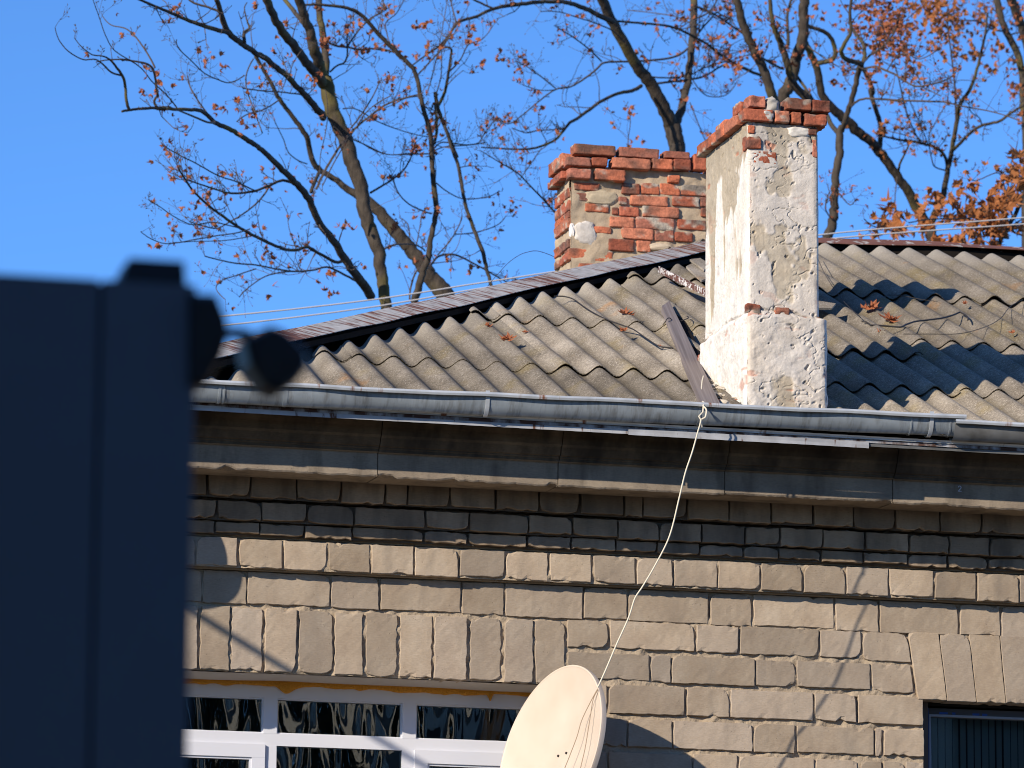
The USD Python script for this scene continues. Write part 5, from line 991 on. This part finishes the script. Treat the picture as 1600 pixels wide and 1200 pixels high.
A.limb([(380, 138), (410, 142), (440, 144), (472, 148)], (2.2, 2.4), -1.7, -.5); A.limb([(382, 118), (350, 128), (322, 116), (300, 96), (278, 74), (276, 62)], (2, 1.6), -1.6, -2.4)
A.spots([(258, 234), (274, 248), (264, 270), (283, 268), (288, 274), (325, 308), (302, 314), (316, 302), (268, 345), (262, 342), (308, 334), (334, 334), (303, 362), (310, 358), (244, 378)], 3, .055)
A.spots([(408, 365), (418, 388), (457, 264), (452, 276), (336, 440), (366, 468), (426, 448), (405, 102), (446, 402), (500, 432), (520, 448), (515, 456), (540, 352), (530, 360), (552, 402), (560, 408), (346, 90), (312, 98), (330, 86), (346, 164), (340, 168), (396, 122), (318, 215), (290, 198), (448, 40), (440, 56), (500, 14), (548, 40), (588, 74), (592, 80), (444, 300)], 2.6, .055)
A.done()

Bt = Tree('leaning mossy maple trunk rising from behind the hip sheet', 14.0, 2, leafiness=.25)
ground_trunk(Bt, 706, 480, 30)
Bt.limb([(706, 480), (696, 460), (676, 438), (660, 414), (640, 388), (612, 354), (588, 326), (566, 308), (548, 299), (526, 282), (500, 266)], (30, 28, 23, 21, 21, 20, 17, 12, 9, 8), name='trunk', twigs=.15)
Bt.limb([(500, 266), (488, 250), (482, 226), (480, 216), (466, 194), (448, 170), (436, 154), (424, 130), (410, 106), (399, 88)], (9, 8, 8, 7, 7, 6, 6), 0, -.5, twigs=.6)
Bt.limb([(500, 268), (494, 278), (486, 300)], (5, 6), -.2, -.6); Bt.limb([(480, 256), (452, 240), (442, 216), (430, 192)], (2, 1.4), 0, -.5)
Bt.limb([(640, 370), (638, 352), (624, 340)], (2.4, 1.6)); Bt.limb([(650, 384), (656, 356), (660, 332), (666, 326)], (2, 1.6))
Bt.done()

Ct = Tree('slender crooked maple between the leaning trunk and the brick chimney', 13.0, 3, leafiness=.18, lsize=.06, dense=1.4)
ground_trunk(Ct, 640, 500, 13)
Ct.limb([(640, 500), (648, 468), (653, 452), (661, 426), (670, 400), (674, 368), (682, 328), (679, 300), (676, 270), (674, 236), (673, 214), (668, 192), (658, 156), (648, 112), (624, 86), (600, 62), (580, 40), (560, 20), (540, 12), (508, 8), (468, 8)], (13, 12, 11, 9, 8.5, 9, 8, 7, 7, 7, 7, 7, 7, 6, 5, 4, 3), 0, -1.0, name='trunk', twigs=.8)
Ct.limb([(714, 246), (706, 226), (694, 196), (684, 168), (680, 144)], (6, 5, 6, 6), .4, .2, twigs=.4)
Ct.limb([(684, 166), (696, 140), (702, 104), (706, 78), (702, 74), (692, 74), (680, 72)], (5, 5, 4.6, 4, 3, 2), .3, .1, twigs=.6)
Ct.limb([(673, 234), (682, 208), (682, 180), (680, 164)], (5, 4), 0, .2); Ct.limb([(680, 150), (690, 110), (690, 74), (702, 60)], (2, 1.6), .2, .3)
Ct.limb([(702, 112), (720, 92), (732, 70), (752, 62), (770, 40)], (2.4, 2, 1.4), .3, .8, twigs=1.2); Ct.limb([(700, 132), (716, 116), (724, 110)], (1.6, 1.2))
Ct.limb([(680, 230), (694, 222), (724, 226), (746, 224), (760, 204), (780, 184), (784, 190)], (2.4, 2, 1.5), .2, .8, twigs=1.0)
Ct.limb([(676, 238), (692, 230), (740, 226), (760, 222)], (2.2, 1.6), .2, .6)
Ct.limb([(660, 424), (671, 416), (686, 400), (710, 398), (740, 412), (776, 432), (800, 446)], (4, 3.6, 3, 2), 0, .6); Ct.limb([(684, 398), (710, 366), (722, 340)], (2.4, 2), .2, .6); Ct.limb([(710, 366), (742, 363), (776, 352), (790, 338)], (2, 1.5), .3, .8)
Ct.limb([(682, 286), (700, 300), (720, 310), (760, 308), (780, 298)], (2.2, 1.8, 1.5), .1, .6, twigs=.6); Ct.limb([(674, 334), (648, 324), (624, 304), (614, 276)], (2.6, 2), 0, -.6)
Ct.limb([(664, 392), (650, 383), (620, 382), (600, 390)], (2.6, 2.8), 0, -.8, twigs=.4); Ct.limb([(640, 468), (646, 434), (656, 416)], (3, 3), .1, .1)
Ct.limb([(674, 240), (640, 241), (600, 240), (560, 220)], (2, 1.6), 0, -.5); Ct.limb([(660, 150), (640, 152), (620, 160)], (2, 1.6))
Ct.limb([(650, 120), (672, 96), (690, 76), (704, 52), (712, 36)], (2.6, 3), -.2, .2, twigs=1.2)
Ct.limb([(624, 84), (604, 78), (590, 74)], (3, 2.4)); Ct.limb([(610, 70), (602, 40), (620, 20), (632, -4)], (2, 1.6), -.4, 0, twigs=1.3); Ct.limb([(666, 150), (680, 100), (692, 40), (700, -6)], (2, 1.4), .5, .8, twigs=1)
Ct.spots([(655, 85), (650, 92), (660, 80), (668, 72), (666, 195), (676, 200), (684, 192), (662, 190), (648, 222), (644, 232), (652, 224), (610, 118), (618, 126), (630, 148), (612, 8), (608, 4), (738, 62), (734, 56), (740, 46), (646, 36), (666, 28), (584, 44), (586, 68), (662, 416), (672, 252), (744, 414)], 3.2, .055)
Ct.done()

Dt = Tree('thin pale sapling leaning up from the hip sheet left of the brick chimney', 12.5, 4, leafiness=.25)
ground_trunk(Dt, 772, 470, 7)
Dt.limb([(772, 470), (766, 442), (760, 420), (756, 400), (748, 378), (740, 358), (726, 314), (716, 260), (706, 232), (694, 196)], (6, 6, 7, 6, 6, 6, 5, 4), name='trunk', twigs=.5)
Dt.done()

Et = Tree('maple with a thick Y-shaped fork behind the brick chimney', 16.0, 5, leafiness=.22, lsize=.06, dense=1.8)
ground_trunk(Et, 1068, 270, 26)
Et.limb([(1068, 270), (1060, 238), (1054, 210), (1050, 190)], (25, 26, 27), name='trunk', twigs=0)
Et.limb([(1052, 198), (1036, 166), (1012, 124), (994, 100), (976, 70), (958, 38), (946, 12), (936, -10)], (22, 20, 19, 17, 17, 16, 16), 0, -.8, twigs=.2)
Et.limb([(1055, 196), (1062, 180), (1070, 150), (1077, 110), (1081, 70), (1084, 30), (1084, -10)], (14, 12, 12, 12, 12), 0, .6, twigs=.3)
Et.limb([(1002, 134), (986, 142), (966, 146), (940, 158), (920, 172), (900, 186), (890, 192), (868, 218), (846, 228), (824, 233), (780, 232), (752, 230)], (6, 5, 5, 5, 4, 3, 2), -.3, -1.8, twigs=.5)
Et.limb([(882, 200), (860, 203), (840, 204), (820, 207), (800, 200)], (2.2, 1.6), -1, -1.4); Et.limb([(846, 232), (827, 259), (812, 281)], (1.8, 1.4), -1.2, -1.6)
Et.limb([(880, 350), (872, 338), (852, 315), (827, 289), (808, 270), (790, 259), (752, 236)], (4, 3, 2.4, 2, 1.4), -2.6, -3.4, twigs=1.2)
Et.limb([(1074, 76), (1056, 88), (1020, 94), (986, 96), (944, 98), (932, 108), (920, 118), (890, 136), (870, 139), (840, 160), (816, 180), (796, 193), (784, 190)], (4, 3.6, 3.4, 3.4, 3, 2.4, 2, 1.4), .3, -1.5, twigs=.5)
Et.limb([(940, 96), (912, 70), (876, 46), (866, 40)], (2.6, 2, 1.5), -.9, -1.5, twigs=1); Et.limb([(868, 138), (840, 116), (820, 102), (806, 96)], (2, 1.5), -1.3, -1.7, twigs=1.2); Et.limb([(868, 140), (840, 140), (816, 132)], (1.6, 1.3), -1.3, -1.7)
Et.limb([(958, 34), (940, 26), (920, 16), (900, 8), (880, 3), (850, 3), (816, 6), (770, 14), (744, 26), (714, 36), (704, 52), (688, 70), (666, 86), (644, 102)], (9, 8, 7, 6, 6, 5, 4.6, 4, 3, 2), -.8, -2.6, twigs=.4)
Et.limb([(770, 13), (750, 4), (730, -6)], (3.4, 3), -1.9, -2); Et.limb([(713, 34), (708, 16), (703, -4)], (2.4, 2), -2.2, -2)
Et.limb([(964, 33), (1010, 37), (1050, 42), (1074, 52), (1100, 66), (1130, 88), (1160, 106), (1190, 118)], (3.6, 4, 4.4, 5), -.6, .8, twigs=.8)
Et.limb([(1024, 131), (1046, 128), (1066, 126), (1098, 120), (1122, 106), (1140, 96)], (4, 3.4, 3), 0, .8); Et.limb([(1018, 120), (1070, 120), (1100, 106), (1134, 96)], (2.6, 2.4), 0, .9)
Et.limb([(976, 66), (950, 44), (930, 36), (905, 28), (880, 20), (845, 18)], (2.4, 1.6), -.8, -1.4, twigs=1); Et.limb([(1084, 40), (1056, 26), (1020, 20), (980, 16)], (2.2, 1.6), .4, 1, twigs=1.4)
Et.limb([(1084, 30), (1110, 16), (1122, -6)], (3, 2.4), .4, .8, twigs=1.2); Et.limb([(1080, 66), (1110, 30), (1122, 20), (1140, 30)], (3, 2.6), .5, 1); Et.limb([(1086, 10), (1112, 20), (1140, 38), (1160, 52)], (4.2, 3.4), .5, 1.2)
Et.limb([(1078, 160), (1090, 190), (1100, 215), (1112, 240)], (2, 1.6), .8, 1); Et.limb([(1080, 120), (1106, 150), (1130, 150), (1150, 130)], (2, 1.6), .8, 1.2)
Et.limb([(981, 234), (982, 215), (985, 190), (984, 178)], (1.6, 1.2), -2.5, -2.5, twigs=1.2)
Et.spots([(932, 40), (926, 44), (936, 44), (980, 30), (1026, 36), (1020, 34), (1112, 114), (1150, 94), (1158, 98), (1145, 90), (1072, 150), (984, 178), (996, 214), (754, 96), (832, 128)], 2.6, .055)
Et.spots([(1100+30*math.cos(k*2.4)*1.6, 60+50*math.sin(k*1.7)) for k in range(14)], 1.2, .045)
Et.done()

Ft = Tree('cluster of dark maple stems crowding behind the white chimney', 15.0, 6, leafiness=.5, dense=2.3)
ground_trunk(Ft, 1216, 200, 30); ground_trunk(Ft, 1290, 372, 17, -.1, -.5)
Ft.limb([(1216, 200), (1210, 160), (1206, 146), (1194, 112), (1178, 80), (1166, 50), (1156, 20), (1149, -12)], (18, 16, 15, 14, 14, 13), 0, -.4, name='trunk', twigs=.6)
Ft.limb([(1268, 175), (1257, 150), (1239, 131), (1232, 107), (1223, 77), (1214, 55), (1207, 34), (1203, -8)], (14, 14, 12, 11, 9, 7, 6), .4, 0, twigs=.6)
Ft.limb([(1218, 185), (1225, 151), (1239, 117), (1246, 82), (1256, 55), (1255, 28), (1257, -10)], (20, 20, 18, 17, 16, 16), .8, .5, name='trunk', twigs=.4)
Ft.limb([(1222, 77), (1232, 66), (1230, 30), (1236, 0)], (6, 5, 4), .4, .8, twigs=1); Ft.limb([(1246, 120), (1260, 140), (1272, 158)], (5, 5), .8, .4, twigs=0)
Ft.limb([(1262, 72), (1290, 92), (1310, 104)], (2.4, 2), .6, .2); Ft.limb([(1180, 84), (1200, 96), (1224, 108)], (4, 4), -.3, .2)
Ft.limb([(1290, 372), (1296, 362), (1302, 340), (1304, 310), (1306, 270), (1312, 240), (1312, 210), (1316, 198)], (16, 15, 13, 13, 13, 13, 12), -.5, -.5, name='trunk', twigs=.3)
Ft.limb([(1312, 210), (1300, 196), (1292, 180), (1288, 160)], (8, 8, 7), -.5, 0, twigs=0)
Ft.limb([(1315, 205), (1320, 190), (1328, 164), (1336, 136), (1342, 110), (1346, 100)], (9, 9, 9, 9, 9), -.5, -1, twigs=.3)
Ft.limb([(1346, 100), (1334, 96), (1324, 94), (1316, 86), (1315, 78), (1319, 69), (1330, 48), (1328, 20), (1331, -10)], (8, 8, 7, 6, 5, 4.6), -1, -1.4, twigs=.8)
Ft.limb([(1346, 100), (1351, 86), (1349, 69), (1338, 54), (1331, 44)], (7, 6, 5, 4.6), -1, -.6, twigs=.5); Ft.limb([(1348, 98), (1360, 86), (1372, 78), (1384, 68), (1396, 52), (1404, 30)], (4, 3, 2.6), -1, -1.6, twigs=1.6)
Ft.limb([(1346, 109), (1366, 104), (1384, 110), (1400, 117), (1438, 135), (1478, 125), (1490, 118)], (4, 3.6, 3, 2), -1, -2, twigs=.8); Ft.limb([(1438, 134), (1456, 143), (1470, 150)], (1.8, 1.4), -1.6, -2)
Ft.limb([(1330, 166), (1340, 158), (1354, 154), (1410, 157), (1470, 159), (1500, 165), (1556, 176), (1600, 192)], (4, 3.6, 3, 2.2, 1.6), -.8, -2.2, twigs=.5); Ft.limb([(1342, 106), (1320, 120), (1330, 134)], (2, 1.5))
Ft.limb([(1302, 345), (1290, 320), (1296, 300)], (2.4, 1.8), -.6, -.8); Ft.limb([(1310, 300), (1330, 320), (1336, 312)], (2, 1.6), -.6, -.9); Ft.limb([(1386, 110), (1410, 84), (1440, 92), (1462, 80)], (2, 1.6), -1.5, -2.2, twigs=1.2)
rc = np.random.default_rng(77)
Ft.spots([(x+rc.normal(0, 8), y+rc.normal(0, 7)) for x, y in ((1166, 34), (1160, 70), (1140, 40), (1150, 95), (1262, 16), (1214, 30), (1190, 20), (1240, 84), (1306, 92), (1290, 14), (1310, 46), (1342, 44), (1362, 48), (1300, 120), (1360, 118), (1336, 318), (1300, 322), (1230, 16), (1200, 44), (1176, 60), (1120, 62), (1130, 88), (1318, 12)) for _ in range(2)], 2.0, .06)
Ft.spots([(1240, 95)], 1, .09, .2)
Ft.spots([(rc.normal(1386, 20), rc.normal(40, 26)) for _ in range(95)], 2.6, .062); Ft.spots([(rc.normal(1400, 18), rc.normal(72, 10)) for _ in range(22)], 2.2, .058)
Ft.done()

Gt = Tree('large mossy maple forking low at right above the ridge', 18.0, 7, leafm=m_leaf_gold, leafiness=.5, lsize=.06, dense=1.9)
ground_trunk(Gt, 1458, 400, 20)
Gt.limb([(1458, 400), (1456, 374), (1452, 352)], (20, 19, 18), name='trunk', twigs=0)
Gt.limb([(1452, 354), (1436, 330), (1420, 300), (1400, 272), (1380, 244), (1366, 226), (1346, 210), (1324, 190), (1304, 172), (1284, 148), (1279, 117), (1269, 89), (1261, 72), (1252, 50)], (17, 16, 15, 15, 16, 15, 16, 15, 13, 12, 11, 10), 0, -1.2, twigs=.25)
Gt.limb([(1374, 232), (1376, 200), (1368, 170), (1360, 140), (1364, 146), (1356, 122), (1346, 104)], (9, 8, 8, 8, 7), -.3, -.8, twigs=.4)
Gt.limb([(1278, 98), (1294, 95), (1305, 88), (1301, 65), (1290, 51), (1265, 41), (1250, 34)], (8, 8, 7, 6.6, 6, 5), -1, -1.4, twigs=.5)
Gt.limb([(1454, 352), (1460, 336), (1472, 312), (1480, 270), (1488, 230), (1495, 190), (1498, 170), (1516, 138), (1525, 114), (1533, 81), (1540, 49), (1543, 20)], (12, 10, 9, 8, 7, 7, 6, 5, 4.6, 4, 3), 0, -.8, twigs=.5)
Gt.limb([(1490, 234), (1502, 222), (1514, 210), (1534, 196), (1560, 190), (1580, 176), (1604, 162)], (5.5, 5, 4.6, 4), -.3, -1.2, twigs=.6)
Gt.limb([(1480, 262), (1477, 246), (1470, 236), (1456, 228), (1432, 222), (1408, 219), (1380, 213)], (5.4, 5, 5, 4.6, 4, 3), -.2, -.8, twigs=.8); Gt.limb([(1478, 266), (1460, 260), (1455, 245), (1452, 230)], (2.6, 2), -.2, -.4)
Gt.limb([(1494, 192), (1493, 154), (1491, 122), (1486, 81), (1481, 41), (1482, 10)], (3.4, 3, 2.6, 2), -.4, -1, twigs=.8); Gt.limb([(1438, 222), (1426, 200), (1418, 180), (1412, 160), (1411, 154), (1405, 127), (1398, 101)], (3, 2.6, 2.4, 2), -.6, -1.2, twigs=.6)
Gt.limb([(1404, 268), (1406, 256), (1412, 244), (1420, 226)], (4.6, 3.6, 3), -.4, -.6, twigs=.4); Gt.limb([(1402, 276), (1399, 300), (1398, 332)], (2.2, 1.8), -.6, -.6, twigs=.4)
Gt.limb([(1454, 226), (1452, 210), (1462, 190), (1478, 164)], (1.8, 1.4), -.6, -1); Gt.limb([(1450, 225), (1440, 200), (1424, 164), (1420, 150)], (2, 1.5), -.6, -1); Gt.limb([(1374, 196), (1390, 205), (1410, 210), (1436, 218)], (2, 1.6), -.5, -.8)
Gt.limb([(1534, 196), (1530, 184), (1518, 176), (1514, 160)], (2, 1.5), -.8, -1.2)
Gt.spots([(rc.normal(1452, 16), rc.normal(12, 12)) for _ in range(45)], 2.6, .066); Gt.spots([(rc.normal(1484, 18), rc.normal(44, 18)) for _ in range(28)], 2.2, .066); Gt.spots([(rc.uniform(1380, 1560), rc.uniform(-5, 60)) for _ in range(40)], 1.6, .06)
Gt.spots([(1510, 80), (1518, 90), (1524, 84), (1512, 88), (1520, 76), (1494, 70), (1502, 50), (1465, 42), (1470, 36), (1425, 108), (1444, 98), (1440, 106), (1535, 38), (1528, 34), (1552, 45), (1546, 104), (1556, 108), (1560, 72), (1480, 22), (1500, 18), (1510, 24), (1530, 20), (1534, 6)], 2.4, .07)
Gt.done()

Ht = Tree('thick maple trunk cut by the upper right edge of the picture', 20.0, 8, leafiness=.6, lsize=.07, dense=2.2)
ground_trunk(Ht, 1606, 300, 22)
Ht.limb([(1606, 300), (1602, 200), (1598, 140), (1596, 110), (1589, 81), (1574, 54), (1564, 28), (1556, -12)], (16, 13, 12, 12, 11, 12), name='trunk', twigs=.5)
Ht.limb([(1608, 90), (1600, 50), (1592, 28), (1582, 4), (1576, -14)], (16, 15, 16), .6, .2, twigs=.3); Ht.limb([(1576, 56), (1586, 52), (1600, 50)], (3, 2.6)); Ht.limb([(1572, 48), (1552, 46), (1530, 34), (1510, 32), (1484, 34)], (3.4, 2.6, 2), 0, -.6, twigs=1.2)
Ht.spots([(1562, 72), (1566, 66), (1574, 98), (1580, 100), (1572, 106), (1578, 136), (1586, 140), (1572, 142), (1590, 132), (1592, 66), (1596, 6), (1540, 8), (1526, 10)], 2.6, .075)
Ht.done()

It = Tree('low maple thick with orange leaves at right above the ridge', 13.5, 9, leafm=m_leaf_gold, leafiness=.35, lsize=.09)
ground_trunk(It, 1556, 420, 8)
It.limb([(1556, 420), (1564, 374), (1576, 352), (1588, 332), (1598, 304), (1606, 280)], (8, 7.5, 7, 6), name='trunk', twigs=1)
It.limb([(1576, 372), (1552, 368), (1536, 352), (1510, 340), (1498, 330), (1488, 316)], (4, 3.4, 3, 2), 0, -.5, twigs=1); It.limb([(1576, 352), (1540, 340), (1500, 342), (1462, 342), (1420, 348)], (3, 2.4, 2), 0, -.8, twigs=1); It.limb([(1582, 340), (1572, 300), (1560, 270), (1520, 282), (1510, 268)], (2.4, 2, 1.6), .2, -.2, twigs=1)
It.limb([(1590, 330), (1578, 270), (1586, 240), (1590, 222)], (2, 1.6), .2, .6); It.limb([(1420, 364), (1392, 360), (1366, 354), (1350, 342)], (2, 1.5), -.6, -1)
for cx_, cy_, sx_, sy_, n_ in ((1460, 318, 12, 12, 16), (1508, 298, 10, 12, 14), (1496, 284, 8, 8, 6), (1555, 310, 20, 14, 34), (1575, 300, 12, 10, 14), (1584, 270, 10, 10, 18), (1540, 334, 24, 12, 34), (1500, 342, 24, 10, 22), (1568, 344, 14, 10, 14), (1420, 344, 14, 10, 14), (1390, 322, 8, 5, 7), (1404, 316, 4, 4, 3), (1460, 284, 6, 5, 5), (1366, 366, 6, 5, 4), (1406, 348, 10, 8, 8), (1490, 366, 26, 6, 14), (1550, 366, 20, 6, 12), (1596, 250, 6, 8, 6)):
    It.spots([(rc.normal(cx_, sx_), rc.normal(cy_, sy_)) for _ in range(int(n_*.62)+1)], 1.0, .115, .4, dy=.5)
It.done()

# unseen bare tree added left of the house to draw the slanting wall shadow
t = thing('added_bare_tree', 'unseen bare tree added left of the house for its branch shadow', 'tree'); sA, sB = at(296, 952, 0), at(660, 1172, 0); dirw = (sB-sA)/np.linalg.norm(sB-sA); off = SUN*(2.6/-SUN[1]); foot = sA-dirw*3.2+off
mb = MB(); mb.tube([[foot[0]-.1, foot[1]+.1, 0], [foot[0]-.05, foot[1], 3], foot, foot+[-.2, .1, 2.5]], [.19, .15, .10, .05], 10); obj(t, 'trunk', mb.mesh(), m_bark, smooth=True)
mb = MB(); mb.tube(smoothcurve([foot, sA-dirw*1.2+off+[0, 0, .05], sA+off, sA*.5+sB*.5+off+[0, 0, -.008], sB+off, sB+dirw*1.25+off], 4), np.interp(np.arange(21), [0, 6, 20], [.05, .026, .013]), 7); obj(t, 'limb', mb.mesh(), m_bark, smooth=True)
# what the window panes mirror: evergreens and a pale house across the yard, behind the camera
def evergreen(lab, x, y, h, seed):
    t = thing('spruce_tree', lab, 'tree', None); r = np.random.default_rng(seed)
    mb = MB(); mb.tube([[x, y, 0], [x, y, h*.5], [x, y, h]], [.25, .16, .02], 8); obj(t, 'trunk', mb.mesh(), m_bark, smooth=True); mb = MB(); n = 9000
    z = h*(.08+.92*r.random(n)**.8); rad = (h-z)/h*3.6*(.35+.65*np.sqrt(r.random(n)))*(.8+.4*meshkit.noise(np.stack([z*1.5, z*0+seed, z*0], -1), 2)); an = r.random(n)*2*math.pi
    c = np.stack([x+rad*np.cos(an), y+rad*np.sin(an), z-rad*.25], 1); o = np.stack([np.cos(an), np.sin(an), -.35+0*an], 1); sd_ = np.cross(o, [0, 0, 1.0]); L_ = r.uniform(.35, .9, n)[:, None]; W_ = r.uniform(.10, .24, n)[:, None]
    v = np.stack([c-o*L_*.5, c+sd_*W_+[0, 0, .04], c+o*L_*.5+r.normal(0, .1, (n, 3)), c-sd_*W_-[0, 0, .04]], 1).reshape(-1, 3); i = np.arange(n)*4; mb.add(v, np.stack([i, i+1, i+2, i+3], 1)); obj(t, 'foliage', mb.mesh(), m_needle, kind='stuff')
ordn = ['first', 'second', 'third', 'fourth', 'fifth', 'sixth', 'seventh']
for k, x in enumerate((-7, -2.5, 1.6, 5.4, 21.5, 25, 29)): evergreen('tall spruce behind the photographer, %s from the left of the row mirrored in the panes' % ordn[k], x, -38-1.5*(k % 2), 21+1.7*((k*2) % 3), 60+k)
nb = thing('neighbour_house', 'pale house across the yard behind the photographer', 'house')
mb = MB(); mb.box((8.2, -46, 0), (19, -35, 15)); obj(nb, 'wall', mb.mesh(), m_render)
mb = MB(); mb.add([[7.7, -46.5, 15], [19.5, -46.5, 15], [19.5, -34.5, 15], [7.7, -34.5, 15], [11, -40.5, 18], [16, -40.5, 18]], [[0, 1, 5, 4], [1, 2, 5, 5], [2, 3, 4, 5], [3, 0, 4, 4]]); obj(nb, 'roof', mb.mesh(), m_slate, tone=.3)
for zz_ in (2, 5.2, 8.4, 11.6):
    for xx_ in (9.4, 12.2, 15, 17.2): mb = MB(); mb.box((xx_, -34.99, zz_), (xx_+1.1, -34.95, zz_+1.5)); obj(nb, 'window', mb.mesh(), m_darkroom)
